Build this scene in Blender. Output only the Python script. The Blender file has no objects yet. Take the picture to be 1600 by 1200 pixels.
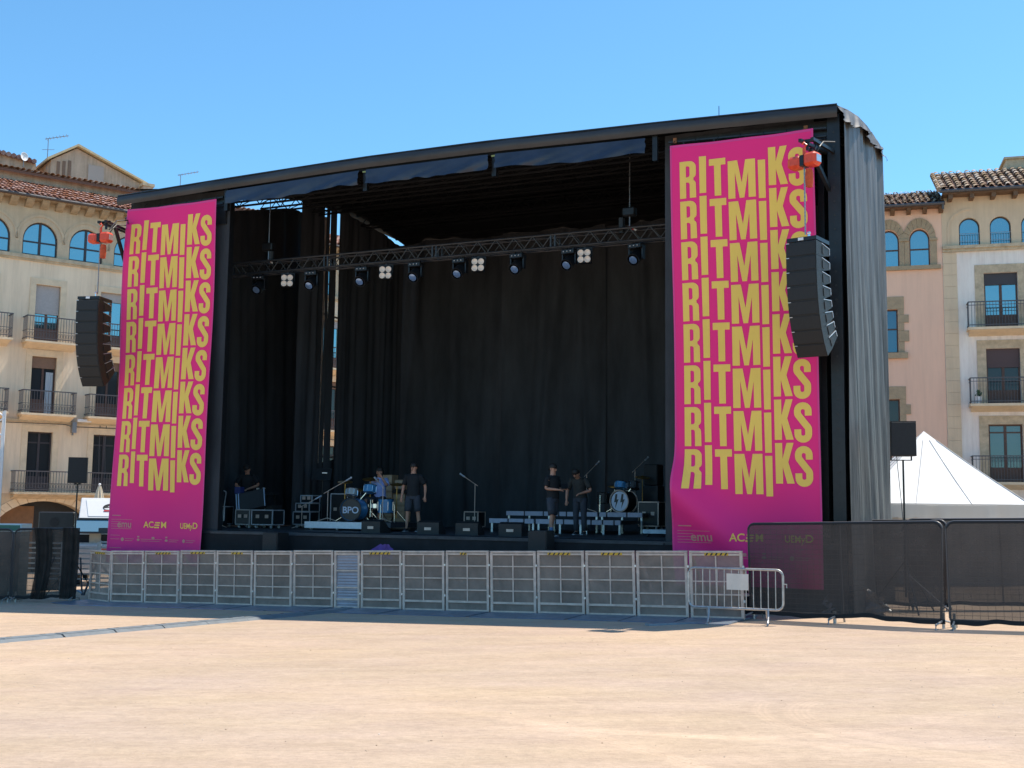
import bpy, bmesh, math, random
from mathutils import Vector, Matrix, geometry
random.seed(7)
sc = bpy.context.scene
COL = sc.collection
R = math.radians
PI = math.pi

# ---------------------------------------------------------------- camera, sky, sun
cam_d = bpy.data.cameras.new("camera")
cam = bpy.data.objects.new("camera", cam_d)
COL.objects.link(cam)
sc.camera = cam
cam_d.sensor_width = 36
cam_d.lens = 40.5
cam_d.clip_start = 0.1
cam_d.clip_end = 2000
cam.matrix_world = Matrix.Translation((0, 0, 1.65)) @ (
    Matrix.Rotation(PI / 2 + math.atan(195 / 1800), 4, 'X') @ Matrix.Rotation(0.013, 4, 'Z'))
SUN_EL = R(63.5)
SUN_H = (math.cos(R(25.5)), math.sin(R(25.5)))
w = bpy.data.worlds.new("World")
sc.world = w
w.use_nodes = True
wt = w.node_tree
bg = wt.nodes["Background"]
sky = wt.nodes.new("ShaderNodeTexSky")
sky.sky_type = 'NISHITA'
sky.sun_disc = False
sky.sun_elevation = SUN_EL
sky.sun_rotation = math.atan2(SUN_H[0], SUN_H[1])
sky.air_density = 1.0
sky.dust_density = 0.3
sky.ozone_density = 2.6
tint = wt.nodes.new("ShaderNodeMix")                              # deep clear summer blue
tint.data_type = 'RGBA'
tint.blend_type = 'MULTIPLY'
tint.inputs[0].default_value = 1
tint.inputs[7].default_value = (.52, .83, .92, 1)
wt.links.new(sky.outputs[0], tint.inputs[6])
wt.links.new(tint.outputs[2], bg.inputs[0])
bg.inputs[1].default_value = 0.124
sun_d = bpy.data.lights.new("sun", 'SUN')
sun_d.energy = 3.25
sun_d.angle = R(0.5)
sun_d.color = (1, 0.915, 0.79)
sun = bpy.data.objects.new("sun", sun_d)
COL.objects.link(sun)
sv = Vector((math.cos(SUN_EL) * SUN_H[0], math.cos(SUN_EL) * SUN_H[1], math.sin(SUN_EL)))
sun.rotation_euler = sv.to_track_quat('Z', 'Y').to_euler()
sc.view_settings.view_transform = 'Standard'
sc.view_settings.look = 'None'
sc.view_settings.exposure = 0.93
sc.view_settings.gamma = 1
sc.view_settings.use_curve_mapping = False
sc.cycles.max_bounces = 8
sc.cycles.transparent_max_bounces = 24

# ---------------------------------------------------------------- materials
MATS = {}


def mat(name, col, rough=0.6, metal=0.0, var=0.0, scale=3.0, bump=0.0, bscale=40.0, spec=0.5, col2=None,
        stretch=(1, 1, 1), trans=0.0, island=0.0, emit=None, rvar=0.0, stain=0.0):
    """principled material with noise mottling between col and col2, optional bump and see-through share"""
    if name in MATS:
        return MATS[name]
    m = bpy.data.materials.new(name)
    m.use_nodes = True
    nt = m.node_tree
    N, L = nt.nodes, nt.links
    p = N["Principled BSDF"]
    p.inputs["Roughness"].default_value = rough
    p.inputs["Metallic"].default_value = metal
    p.inputs["Specular IOR Level"].default_value = spec
    c1 = (*col, 1)
    p.inputs["Base Color"].default_value = c1
    tc = N.new("ShaderNodeTexCoord")
    mp = N.new("ShaderNodeMapping")
    mp.inputs["Scale"].default_value = stretch
    L.new(tc.outputs["Object"], mp.inputs[0])
    oi = N.new("ShaderNodeObjectInfo")                             # so that no two copies wear the same stains
    om = N.new("ShaderNodeMath")
    om.operation = 'MULTIPLY'
    om.inputs[1].default_value = 41
    L.new(oi.outputs["Random"], om.inputs[0])
    L.new(om.outputs[0], mp.inputs["Location"])
    if var > 0 or col2:
        if col2 is None:
            col2 = tuple(max(0, c * (1 - var)) for c in col)
            c1 = (*[c * (1 + var) for c in col], 1)
        nz = N.new("ShaderNodeTexNoise")
        nz.inputs["Scale"].default_value = scale
        nz.inputs["Detail"].default_value = 6
        nz.inputs["Roughness"].default_value = 0.65
        L.new(mp.outputs[0], nz.inputs["Vector"])
        rp = N.new("ShaderNodeValToRGB")
        rp.color_ramp.elements[0].position = 0.33
        rp.color_ramp.elements[1].position = 0.68
        rp.color_ramp.elements[0].color = c1
        rp.color_ramp.elements[1].color = (*col2, 1)
        L.new(nz.outputs["Fac"], rp.inputs[0])
        out = rp.outputs[0]
        if island > 0:
            g = N.new("ShaderNodeNewGeometry")
            hs = N.new("ShaderNodeHueSaturation")
            ma = N.new("ShaderNodeMapRange")
            ma.inputs[3].default_value = 1 - island
            ma.inputs[4].default_value = 1 + island
            L.new(g.outputs["Random Per Island"], ma.inputs[0])
            L.new(ma.outputs[0], hs.inputs["Value"])
            ma2 = N.new("ShaderNodeMapRange")
            ma2.inputs[3].default_value = 1.25
            ma2.inputs[4].default_value = 0.6
            L.new(g.outputs["Random Per Island"], ma2.inputs[0])
            L.new(ma2.outputs[0], hs.inputs["Saturation"])
            L.new(out, hs.inputs["Color"])
            out = hs.outputs[0]
        if stain > 0:
            m2 = N.new("ShaderNodeMapping")
            m2.inputs["Scale"].default_value = (3.2, 3.2, .22)
            L.new(tc.outputs["Object"], m2.inputs[0])
            n2 = N.new("ShaderNodeTexNoise")
            n2.inputs["Scale"].default_value = 1.0
            n2.inputs["Detail"].default_value = 9
            n2.inputs["Roughness"].default_value = .72
            L.new(m2.outputs[0], n2.inputs["Vector"])
            r2 = N.new("ShaderNodeValToRGB")
            r2.color_ramp.elements[0].position = .36
            r2.color_ramp.elements[1].position = .56
            r2.color_ramp.elements[0].color = (1 - stain, 1 - stain * 1.03, 1 - stain * 1.08, 1)
            r2.color_ramp.elements[1].color = (1, 1, 1, 1)
            L.new(n2.outputs["Fac"], r2.inputs[0])
            mm = N.new("ShaderNodeMix")
            mm.data_type = 'RGBA'
            mm.blend_type = 'MULTIPLY'
            mm.inputs[0].default_value = 1
            L.new(out, mm.inputs[6])
            L.new(r2.outputs[0], mm.inputs[7])
            out = mm.outputs[2]
        L.new(out, p.inputs["Base Color"])
        if rvar:
            mr = N.new("ShaderNodeMapRange")
            mr.inputs[3].default_value = rough - rvar
            mr.inputs[4].default_value = rough + rvar
            L.new(nz.outputs["Fac"], mr.inputs[0])
            L.new(mr.outputs[0], p.inputs["Roughness"])
    if bump > 0:
        nb = N.new("ShaderNodeTexNoise")
        nb.inputs["Scale"].default_value = bscale
        nb.inputs["Detail"].default_value = 5
        L.new(mp.outputs[0], nb.inputs["Vector"])
        b = N.new("ShaderNodeBump")
        b.inputs["Strength"].default_value = bump
        b.inputs["Distance"].default_value = 0.05
        L.new(nb.outputs["Fac"], b.inputs["Height"])
        L.new(b.outputs[0], p.inputs["Normal"])
    if emit:
        p.inputs["Emission Color"].default_value = (*emit[:3], 1)
        p.inputs["Emission Strength"].default_value = emit[3]
    if trans > 0:
        o = N["Material Output"]
        t = N.new("ShaderNodeBsdfTransparent")
        mx = N.new("ShaderNodeMixShader")
        mx.inputs[0].default_value = trans
        L.new(p.outputs[0], mx.inputs[1])
        L.new(t.outputs[0], mx.inputs[2])
        L.new(mx.outputs[0], o.inputs[0])
    MATS[name] = m
    return m


M_black = mat("black_paint", (.016, .017, .019), .5, var=.25, scale=6)
M_blackm = mat("black_metal", (.02, .021, .024), .38, metal=.4, var=.2, scale=9)
M_box = mat("speaker_black", (.012, .0125, .014), .55, var=.25, scale=5, bump=.15, bscale=160)
M_grille = mat("grille_black", (.014, .0145, .016), .6, var=.15, scale=20, bump=.3, bscale=300)
M_cloth = mat("black_curtain", (.060, .064, .072), .85, var=.3, scale=1.3, stretch=(1, 1, .25), bump=.1, bscale=60, spec=.25)
M_skirt = mat("black_skirt", (.016, .017, .02), .8, var=.3, scale=2, spec=.25)
M_deck = mat("stage_floor", (.032, .036, .045), .55, var=.3, scale=4, rvar=.12)
M_roof = mat("roof_tarp", (.036, .034, .036), .5, var=.3, scale=1.6, bump=.2, bscale=6, stretch=(.5, 1, 1), rvar=.1)
M_roofin = mat("roof_lining", (.010, .0105, .012), .8, var=.3, scale=1.6, spec=.2)
M_navy = mat("valance_tarp", (.026, .036, .062), .42, var=.25, scale=1.2, bump=.3, bscale=3)
M_alu = mat("aluminium", (.55, .56, .58), .38, metal=.85, var=.15, scale=8, rvar=.12)
M_aludark = mat("dull_aluminium", (.64, .475, .385), .55, metal=.05, var=.2, scale=6, rvar=.12)
M_galv = mat("galvanised_steel", (.44, .435, .43), .42, metal=.6, var=.2, scale=14, rvar=.12)
M_chrome = mat("chrome", (.75, .75, .77), .18, metal=1)
M_white = mat("white_paint", (.78, .78, .79), .5, var=.06, scale=5)
M_orange = mat("orange_paint", (.72, .07, .025), .38, var=.12, scale=12)
M_orangebag = mat("orange_canvas", (.55, .075, .02), .75, var=.2, scale=15)
M_truss = mat("truss_black", (.045, .047, .052), .42, metal=.5, var=.2, scale=10)
M_yellow = mat("hazard_yellow", (.72, .4, .03), .6, var=.15, scale=30)
M_hazblack = mat("hazard_black", (.02, .02, .02), .6)
M_gold = mat("gold_print", (.95, .61, .115), .7, var=.05, scale=.8)
M_goldpale = mat("pale_print", (.62, .27, .24), .7)
M_plate = mat("steel_floor_plate", (.26, .32, .40), .42, metal=.7, var=.2, scale=5, rvar=.1)
M_sheet = mat("perforated_sheet", (.33, .24, .19), .7, var=.26, scale=2.2, trans=.27)
M_gate = mat("corrugated_sheet", (.34, .32, .36), .45, metal=.4, var=.12, scale=3)
M_scrim = mat("dark_scrim", (.080, .068, .062), .85, var=.12, scale=3, trans=.20, spec=.15)
M_scrim2 = mat("brown_scrim", (.10, .078, .064), .85, var=.3, scale=4, trans=.34, spec=.15)
M_hem = mat("scrim_hem", (.015, .015, .017), .85)
M_greyscrim = mat("weathered_curtain", (.145, .135, .125), .5, col2=(.035, .035, .037), scale=3.2, stretch=(2.2, 2.2, .16), bump=.25, bscale=14, spec=.5)
M_flap = mat("roof_edge_tarp", (.075, .073, .073), .6, col2=(.05, .049, .05), scale=2, bump=.2, bscale=4)
M_tent = mat("tent_canvas", (.80, .79, .78), .6, var=.05, scale=1.4, bump=.5, bscale=1.3)
M_tan = mat("tan_wood", (.42, .27, .16), .7, var=.2, scale=6)
M_caseblk = mat("case_laminate", (.014, .016, .02), .45, var=.2, scale=12)
M_caseedge = mat("case_edge", (.58, .60, .64), .4, metal=.4, var=.2, scale=10)
M_cream = mat("cream_canvas", (.62, .54, .42), .8, var=.1, scale=6)
M_paper = mat("paper", (.62, .58, .53), .8, var=.05, scale=10)
M_skin = mat("skin", (.55, .27, .18), .55, var=.1, scale=14)
M_hair = mat("dark_hair", (.018, .013, .011), .6)
M_tee = mat("black_tee", (.014, .015, .018), .85, var=.2, scale=8)
M_teegrey = mat("dark_print_tee", (.035, .033, .03), .85, var=.3, scale=9)
M_short = mat("dark_shorts", (.045, .05, .065), .85, var=.2, scale=8)
M_bluetee = mat("light_blue_tee", (.42, .54, .98), .8, var=.1, scale=8)
M_shoe = mat("dark_shoe", (.03, .03, .035), .7)
M_sole = mat("pale_sole", (.5, .5, .52), .7)
M_sock = mat("blue_sock", (.1, .2, .38), .8)
M_bluedrum = mat("blue_drum_shell", (.06, .25, .5), .25, var=.15, scale=10)
M_drumhead = mat("white_drumhead", (.62, .66, .78), .5, var=.06, scale=5)
M_darkhead = mat("dark_drumhead", (.05, .045, .045), .4)
M_brass = mat("brass_cymbal", (.5, .32, .1), .3, metal=.9, var=.1, scale=20)
M_purple = mat("purple_cloth", (.16, .07, .3), .8, var=.2, scale=9)
M_lensw = mat("blinder_lamp", (.8, .66, .55), .35)
M_lensb = mat("blue_lens", (.25, .38, .62), .12, metal=.6)


def banner_mat():
    m = mat("banner_print", (.93, .028, .215), .62, spec=.3)
    nt = m.node_tree
    N, L = nt.nodes, nt.links
    p = N["Principled BSDF"]
    tc = N.new("ShaderNodeTexCoord")
    sx = N.new("ShaderNodeSeparateXYZ")
    L.new(tc.outputs["Object"], sx.inputs[0])
    nz = N.new("ShaderNodeTexNoise")
    nz.inputs["Scale"].default_value = .55
    nz.inputs["Detail"].default_value = 1
    L.new(tc.outputs["Object"], nz.inputs["Vector"])
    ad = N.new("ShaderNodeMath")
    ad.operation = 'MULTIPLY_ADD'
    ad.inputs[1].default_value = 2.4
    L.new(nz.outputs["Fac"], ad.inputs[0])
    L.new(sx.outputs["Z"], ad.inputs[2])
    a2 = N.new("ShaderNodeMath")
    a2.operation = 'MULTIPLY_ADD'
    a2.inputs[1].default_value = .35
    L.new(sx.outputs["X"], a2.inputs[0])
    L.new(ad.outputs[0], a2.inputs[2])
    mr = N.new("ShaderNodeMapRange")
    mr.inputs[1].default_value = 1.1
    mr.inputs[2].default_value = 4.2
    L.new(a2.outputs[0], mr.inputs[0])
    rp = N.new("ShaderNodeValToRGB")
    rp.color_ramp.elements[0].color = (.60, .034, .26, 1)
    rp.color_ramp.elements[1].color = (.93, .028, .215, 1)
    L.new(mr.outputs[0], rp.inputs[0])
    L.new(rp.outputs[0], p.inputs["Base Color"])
    return m


M_banner = banner_mat()


def glass_mat(name, tint, rough=.04):
    m = mat(name, tint, rough, metal=.85, bump=.02, bscale=1.3)
    return m


M_glass = glass_mat("window_glass", (.24, .40, .43))
M_glassdark = mat("dark_glass", (.03, .035, .04), .08, bump=.03, bscale=2)
M_frame = mat("window_frame", (.05, .04, .045), .5)
M_framebr = mat("brown_frame", (.10, .05, .035), .55, var=.2, scale=12)
M_rail = mat("wrought_iron", (.085, .078, .085), .5)
M_blindw = mat("pale_blind", (.42, .38, .36), .7, var=.08, scale=12)
M_blindb = mat("brown_blind", (.22, .13, .085), .7, var=.1, scale=12)
M_blindd = mat("maroon_blind", (.085, .05, .05), .6)
M_curt = mat("window_curtain", (.4, .45, .5), .8)
M_plaster = mat("beige_plaster", (.92, .72, .51), .9, col2=(.80, .62, .44), scale=1.1, stretch=(1, 1, .35), bump=.15, bscale=10, stain=.16)
M_gallery = mat("gallery_stone", (.66, .505, .335), .9, col2=(.56, .43, .29), scale=1.6, bump=.2, bscale=14, stain=.12)
M_trim = mat("sandstone_trim", (.76, .59, .40), .9, var=.10, scale=3, bump=.2, bscale=20)
M_trimd = mat("weathered_trim", (.53, .415, .28), .9, var=.22, scale=4, bump=.25, bscale=20)
M_salmon = mat("salmon_plaster", (.95, .585, .41), .9, col2=(.87, .54, .385), scale=.9, stretch=(1, 1, .3), bump=.08, bscale=12, stain=.07)
M_whitew = mat("white_plaster", (.93, .85, .765), .9, col2=(.84, .71, .63), scale=1.2, stretch=(1, 1, .4), bump=.12, bscale=9, stain=.16)
M_gallery2 = mat("tan_gallery", (.78, .58, .39), .9, col2=(.70, .525, .355), scale=1.3, bump=.12, bscale=10, stain=.12)
M_stone = mat("brown_stone", (.47, .34, .21), .9, col2=(.36, .265, .17), scale=4, bump=.35, bscale=14)
M_gutter = mat("zinc_gutter", (.10, .095, .10), .5, metal=.4)
M_wood = mat("brown_wood", (.16, .09, .05), .7, var=.2, scale=6)
M_tile = mat("clay_tiles", (.52, .25, .155), .85, col2=(.36, .165, .11), scale=5, island=.3, bump=.15, bscale=30)
M_tiled = mat("old_clay_tiles", (.52, .36, .21), .9, col2=(.2, .12, .075), scale=3.5, island=.4, bump=.2, bscale=30)
M_under = mat("tile_bed", (.16, .085, .06), .9)
M_hut = mat("hut_render", (.62, .45, .33), .9, col2=(.50, .365, .27), scale=2, bump=.15, bscale=12, stain=.3)
M_steel = mat("antenna_steel", (.3, .3, .32), .4, metal=.7)


def ground_mat():
    m = bpy.data.materials.new("sandy_ground")
    m.use_nodes = True
    nt = m.node_tree
    N, L = nt.nodes, nt.links
    p = N["Principled BSDF"]
    p.inputs["Roughness"].default_value = .95
    p.inputs["Specular IOR Level"].default_value = .15
    tc = N.new("ShaderNodeTexCoord")

    def noise(scale, detail=6, rough=.6, stretch=(1, 1, 1), rot=0):
        mp = N.new("ShaderNodeMapping")
        mp.inputs["Scale"].default_value = stretch
        mp.inputs["Rotation"].default_value = (0, 0, rot)
        L.new(tc.outputs["Object"], mp.inputs[0])
        n = N.new("ShaderNodeTexNoise")
        n.inputs["Scale"].default_value = scale
        n.inputs["Detail"].default_value = detail
        n.inputs["Roughness"].default_value = rough
        L.new(mp.outputs[0], n.inputs["Vector"])
        return n.outputs["Fac"]

    def ramp(fac, a, b, ca, cb):
        r = N.new("ShaderNodeValToRGB")
        r.color_ramp.elements[0].position = a
        r.color_ramp.elements[1].position = b
        r.color_ramp.elements[0].color = (*ca, 1)
        r.color_ramp.elements[1].color = (*cb, 1)
        L.new(fac, r.inputs[0])
        return r.outputs[0]

    def mix(fac, a, b, mode='MIX'):
        x = N.new("ShaderNodeMix")
        x.data_type = 'RGBA'
        x.blend_type = mode
        if isinstance(fac, float):
            x.inputs[0].default_value = fac
        else:
            L.new(fac, x.inputs[0])
        L.new(a, x.inputs[6])
        L.new(b, x.inputs[7])
        return x.outputs[2]

    base = ramp(noise(.45, 7, .65, (1, 1.6, 1), .3), .36, .66, (.52, .395, .28), (.505, .38, .315))
    streak = ramp(noise(1.6, 8, .7, (.55, 1.5, 1), .12), .34, .66, (.41, .30, .20), (.59, .445, .31))
    c = mix(.5, base, streak)
    fine = ramp(noise(13, 8, .85, (.6, 1.3, 1), .1), .36, .64, (.74, .725, .73), (1.16, 1.15, 1.14))
    c = mix(.6, c, fine, 'MULTIPLY')
    grit = ramp(noise(140, 2, .6), .40, .60, (.70, .68, .68), (1.16, 1.16, 1.16))
    c = mix(.3, c, grit, 'MULTIPLY')
    pat = ramp(noise(.16, 3, .5), .40, .62, (.93, .94, .97), (1.05, 1.03, 1.0))
    c = mix(.8, c, pat, 'MULTIPLY')
    # curved wheel marks: rings of compacted pale sand with tread ribs
    geo = N.new("ShaderNodeNewGeometry")

    def ring(cx, cy, r, wd, a0, a1):
        d = N.new("ShaderNodeVectorMath")
        d.operation = 'DISTANCE'
        d.inputs[1].default_value = (cx, cy, 0)
        fl = N.new("ShaderNodeVectorMath")
        fl.operation = 'MULTIPLY'
        fl.inputs[1].default_value = (1, 1, 0)
        L.new(geo.outputs["Position"], fl.inputs[0])
        L.new(fl.outputs[0], d.inputs[0])
        s = N.new("ShaderNodeMath")
        s.operation = 'SUBTRACT'
        s.inputs[1].default_value = r
        L.new(d.outputs["Value"], s.inputs[0])
        ab = N.new("ShaderNodeMath")
        ab.operation = 'ABSOLUTE'
        L.new(s.outputs[0], ab.inputs[0])
        mr = N.new("ShaderNodeMapRange")
        mr.inputs[1].default_value = wd
        mr.inputs[2].default_value = wd * .45
        L.new(ab.outputs[0], mr.inputs[0])
        # ribs
        rb = N.new("ShaderNodeMath")
        rb.operation = 'SINE'
        mu = N.new("ShaderNodeMath")
        mu.operation = 'MULTIPLY'
        mu.inputs[1].default_value = 120
        L.new(s.outputs[0], mu.inputs[0])
        L.new(mu.outputs[0], rb.inputs[0])
        rm = N.new("ShaderNodeMapRange")
        rm.inputs[1].default_value = -1
        rm.inputs[3].default_value = .35
        L.new(rb.outputs[0], rm.inputs[0])
        o1 = N.new("ShaderNodeMath")
        o1.operation = 'MULTIPLY'
        L.new(mr.outputs[0], o1.inputs[0])
        L.new(rm.outputs[0], o1.inputs[1])
        # only one arc of the circle
        sb = N.new("ShaderNodeVectorMath")
        sb.operation = 'SUBTRACT'
        sb.inputs[1].default_value = (cx, cy, 0)
        L.new(fl.outputs[0], sb.inputs[0])
        dt = N.new("ShaderNodeVectorMath")
        dt.operation = 'DOT_PRODUCT'
        am = (a0 + a1) / 2
        dt.inputs[1].default_value = (math.cos(am), math.sin(am), 0)
        L.new(sb.outputs[0], dt.inputs[0])
        dm = N.new("ShaderNodeMapRange")
        dm.inputs[1].default_value = r * math.cos((a1 - a0) / 2)
        dm.inputs[2].default_value = r * math.cos((a1 - a0) / 2.6)
        L.new(dt.outputs["Value"], dm.inputs[0])
        o2 = N.new("ShaderNodeMath")
        o2.operation = 'MULTIPLY'
        L.new(o1.outputs[0], o2.inputs[0])
        L.new(dm.outputs[0], o2.inputs[1])
        return o2.outputs[0]

    rgb = N.new("ShaderNodeRGB")
    rgb.outputs[0].default_value = (1.24, 1.22, 1.2, 1)
    for args in ((4.1, 10.2, 1.55, .16, R(130), R(265)), (4.2, 10.3, 1.95, .10, R(150), R(250)), (-1.0, 3.5, 6.4, .13, R(30), R(85)), (-6.0, 5, 8.0, .13, R(-5), R(50)),
                 (9, 4, 6.5, .12, R(110), R(190)), (2.0, 11.5, 2.2, .12, R(200), R(330))):
        f = ring(*args)
        sc_ = N.new("ShaderNodeMath")
        sc_.operation = 'MULTIPLY'
        sc_.inputs[1].default_value = .5
        L.new(f, sc_.inputs[0])
        c = mix(sc_.outputs[0], c, mix(1.0, c, rgb.outputs[0], 'MULTIPLY'))
    L.new(c, p.inputs["Base Color"])
    b = N.new("ShaderNodeBump")
    b.inputs["Strength"].default_value = .35
    b.inputs["Distance"].default_value = .03
    L.new(noise(18, 8, .75), b.inputs["Height"])
    b2 = N.new("ShaderNodeBump")
    b2.inputs["Strength"].default_value = .3
    b2.inputs["Distance"].default_value = .15
    L.new(noise(1.8, 4, .6), b2.inputs["Height"])
    L.new(b.outputs[0], b2.inputs["Normal"])
    L.new(b2.outputs[0], p.inputs["Normal"])
    return m


# ---------------------------------------------------------------- mesh building helpers
class MB:
    """collects shapes in one bmesh and links it as one mesh object"""

    def __init__(self):
        self.bm = bmesh.new()
        self.T = Matrix.Identity(4)

    def _v(self, co):
        return self.bm.verts.new(self.T @ Vector(co))

    def box(self, c, size, rot=None, bev=0.0):
        mt = self.T @ Matrix.Translation(c) @ (rot.to_4x4() if rot is not None else Matrix.Identity(4)) @ Matrix.Diagonal((*size, 1))
        r = bmesh.ops.create_cube(self.bm, size=1, matrix=mt)
        if bev > 0:
            es = list({e for v in r['verts'] for e in v.link_edges})
            bmesh.ops.bevel(self.bm, geom=es, offset=bev, segments=1, affect='EDGES', profile=.5)
        return self

    def bx(self, x0, x1, y0, y1, z0, z1, bev=0.0):
        return self.box(((x0 + x1) / 2, (y0 + y1) / 2, (z0 + z1) / 2), (abs(x1 - x0), abs(y1 - y0), abs(z1 - z0)), bev=bev)

    def bar(self, p, q, wd, h=None):
        p, q = Vector(p), Vector(q)
        d = q - p
        rot = d.to_track_quat('X', 'Z').to_matrix()
        return self.box((p + q) / 2, (d.length, wd, h or wd), rot)

    def tube(self, p, q, r, n=8, r2=None, caps=True):
        p, q = Vector(p), Vector(q)
        d = q - p
        mt = self.T @ Matrix.Translation((p + q) / 2) @ d.to_track_quat('Z', 'Y').to_matrix().to_4x4()
        bmesh.ops.create_cone(self.bm, cap_ends=caps, segments=n, radius1=r, radius2=r if r2 is None else r2, depth=d.length, matrix=mt)
        return self

    def path(self, pts, r, n=6, closed=False):
        pts = [Vector(p) for p in pts]
        rings = []
        m = len(pts)
        for i, p in enumerate(pts):
            a = pts[(i - 1) % m] if (i > 0 or closed) else p
            b = pts[(i + 1) % m] if (i < m - 1 or closed) else p
            t = (b - a).normalized()
            up = Vector((0, 0, 1)) if abs(t.z) < .95 else Vector((0, 1, 0))
            sx = t.cross(up).normalized()
            sy = sx.cross(t).normalized()
            rr = r[i] if isinstance(r, (list, tuple)) else r
            rings.append([self._v(p + (sx * math.cos(2 * PI * k / n) + sy * math.sin(2 * PI * k / n)) * rr) for k in range(n)])
        for i in range(m if closed else m - 1):
            A, B = rings[i], rings[(i + 1) % m]
            for k in range(n):
                self.bm.faces.new((A[k], A[(k + 1) % n], B[(k + 1) % n], B[k]))
        if not closed:
            self.bm.faces.new(rings[0][::-1])
            self.bm.faces.new(rings[-1])
        return self

    def lathe(self, prof, c=(0, 0, 0), axis='Z', n=20, rot=None):
        """profile of (radius, height) turned round an axis"""
        ax = {'Z': Matrix.Identity(3), 'Y': Matrix.Rotation(PI / 2, 3, 'X'), 'X': Matrix.Rotation(PI / 2, 3, 'Y')}[axis]
        if rot is not None:
            ax = rot @ ax
        rings = []
        for (r, h) in prof:
            if r < 1e-5:
                rings.append([self._v(Vector(c) + ax @ Vector((0, 0, h)))])
            else:
                rings.append([self._v(Vector(c) + ax @ Vector((r * math.cos(2 * PI * k / n), r * math.sin(2 * PI * k / n), h))) for k in range(n)])
        for A, B in zip(rings, rings[1:]):
            for k in range(n):
                k2 = (k + 1) % n
                if len(A) == 1 and len(B) > 1:
                    self.bm.faces.new((A[0], B[k2], B[k]))
                elif len(B) == 1 and len(A) > 1:
                    self.bm.faces.new((A[k], A[k2], B[0]))
                elif len(A) > 1:
                    self.bm.faces.new((A[k], A[k2], B[k2], B[k]))
        return self

    def grid(self, f, nu, nv, thick=0):
        g = [[self._v(f(i / nu, j / nv)) for j in range(nv + 1)] for i in range(nu + 1)]
        for i in range(nu):
            for j in range(nv):
                self.bm.faces.new((g[i][j], g[i + 1][j], g[i + 1][j + 1], g[i][j + 1]))
        return self

    def prism(self, poly, f0, f1, holes=()):
        """polygon (list of 2-D points) extruded between two mappings f(u, v) -> point"""
        rings = [[Vector((*p, 0)) for p in poly]] + [[Vector((*p, 0)) for p in h] for h in holes]
        flat = [p for r in rings for p in r]
        tris = geometry.tessellate_polygon(rings)
        va = [self._v(f0(p.x, p.y)) for p in flat]
        vb = [self._v(f1(p.x, p.y)) for p in flat] if f1 else None
        for t in tris:
            try:
                self.bm.faces.new([va[i] for i in t])
                if vb:
                    self.bm.faces.new([vb[i] for i in reversed(t)])
            except ValueError:
                pass
        if vb:
            o = 0
            for r in rings:
                k = len(r)
                for i in range(k):
                    a, b = o + i, o + (i + 1) % k
                    self.bm.faces.new((va[a], va[b], vb[b], vb[a]))
                o += k
        return self

    def quad(self, *pts):
        self.bm.faces.new([self._v(p) for p in pts])
        return self

    def sphere(self, c, r, n=12, scale=(1, 1, 1), rot=None):
        mt = self.T @ Matrix.Translation(c) @ (rot.to_4x4() if rot is not None else Matrix.Identity(4)) @ Matrix.Diagonal((*scale, 1))
        bmesh.ops.create_uvsphere(self.bm, u_segments=n, v_segments=max(6, n * 2 // 3), radius=r, matrix=mt)
        return self

    def mark(self):
        """everything added since the last mark is one piece"""
        lay = self.bm.faces.layers.int.get("piece") or self.bm.faces.layers.int.new("piece")
        self.bm.faces.ensure_lookup_table()
        self.np = getattr(self, "np", 0) + 1
        for f in self.bm.faces:
            if f[lay] == 0:
                f[lay] = self.np

    def build_split(self, name, m, parent=None, smooth=False):
        """one object for each marked piece"""
        self.mark()
        out = []
        for k in range(1, self.np + 1):
            q = MB()
            q.bm.free()
            q.bm = self.bm.copy()
            lay = q.bm.faces.layers.int["piece"]
            bmesh.ops.delete(q.bm, geom=[f for f in q.bm.faces if f[lay] != k], context='FACES')
            if len(q.bm.faces) == 0:
                q.bm.free()
                continue
            out.append(q.build(name, m, parent, smooth))
        self.bm.free()
        return out

    def build(self, name, m, parent=None, smooth=False, loc=None):
        bmesh.ops.recalc_face_normals(self.bm, faces=self.bm.faces[:])
        me = bpy.data.meshes.new(name)
        self.bm.to_mesh(me)
        self.bm.free()
        me.materials.append(m)
        o = bpy.data.objects.new(name, me)
        COL.objects.link(o)
        if parent is not None:
            o.parent = parent
        if loc is not None:
            o.location = loc
        if smooth:
            for p in me.polygons:
                p.use_smooth = True
            if smooth != 2:
                try:
                    me.set_sharp_from_angle(angle=R(42))
                except Exception:
                    pass
        return o


def tag(o, label, cat, group=None):
    o["label"] = label
    o["category"] = cat
    if group:
        o["group"] = group
    return o


def thing(name, label, cat, loc=(0, 0, 0), rz=0.0, group=None):
    o = bpy.data.objects.new(name, None)
    o.empty_display_size = .2
    COL.objects.link(o)
    o.location = loc
    o.rotation_euler = (0, 0, rz)
    return tag(o, label, cat, group)


def kids(o):
    return [c for c in bpy.data.objects if c.parent is o]


def copy_tree(o, parent=None):
    c = o.copy()
    COL.objects.link(c)
    if parent is not None:
        c.parent = parent
    for k in kids(o):
        copy_tree(k, c)
    return c


def dup(o, loc, rz=0.0, label=None, group=None):
    c = copy_tree(o)
    c.location = loc
    c.rotation_euler = (0, 0, rz)
    if label:
        c["label"] = label
    if group:
        c["group"] = group
    return c


def wob(t, seed, fr=1.0):
    r = random.Random(seed)
    s = 0
    for k in range(1, 6):
        s += math.sin(t * fr * k * (.8 + .5 * r.random()) * 2 + r.random() * 6.28) / k ** .8
    return s / 2.2


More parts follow.
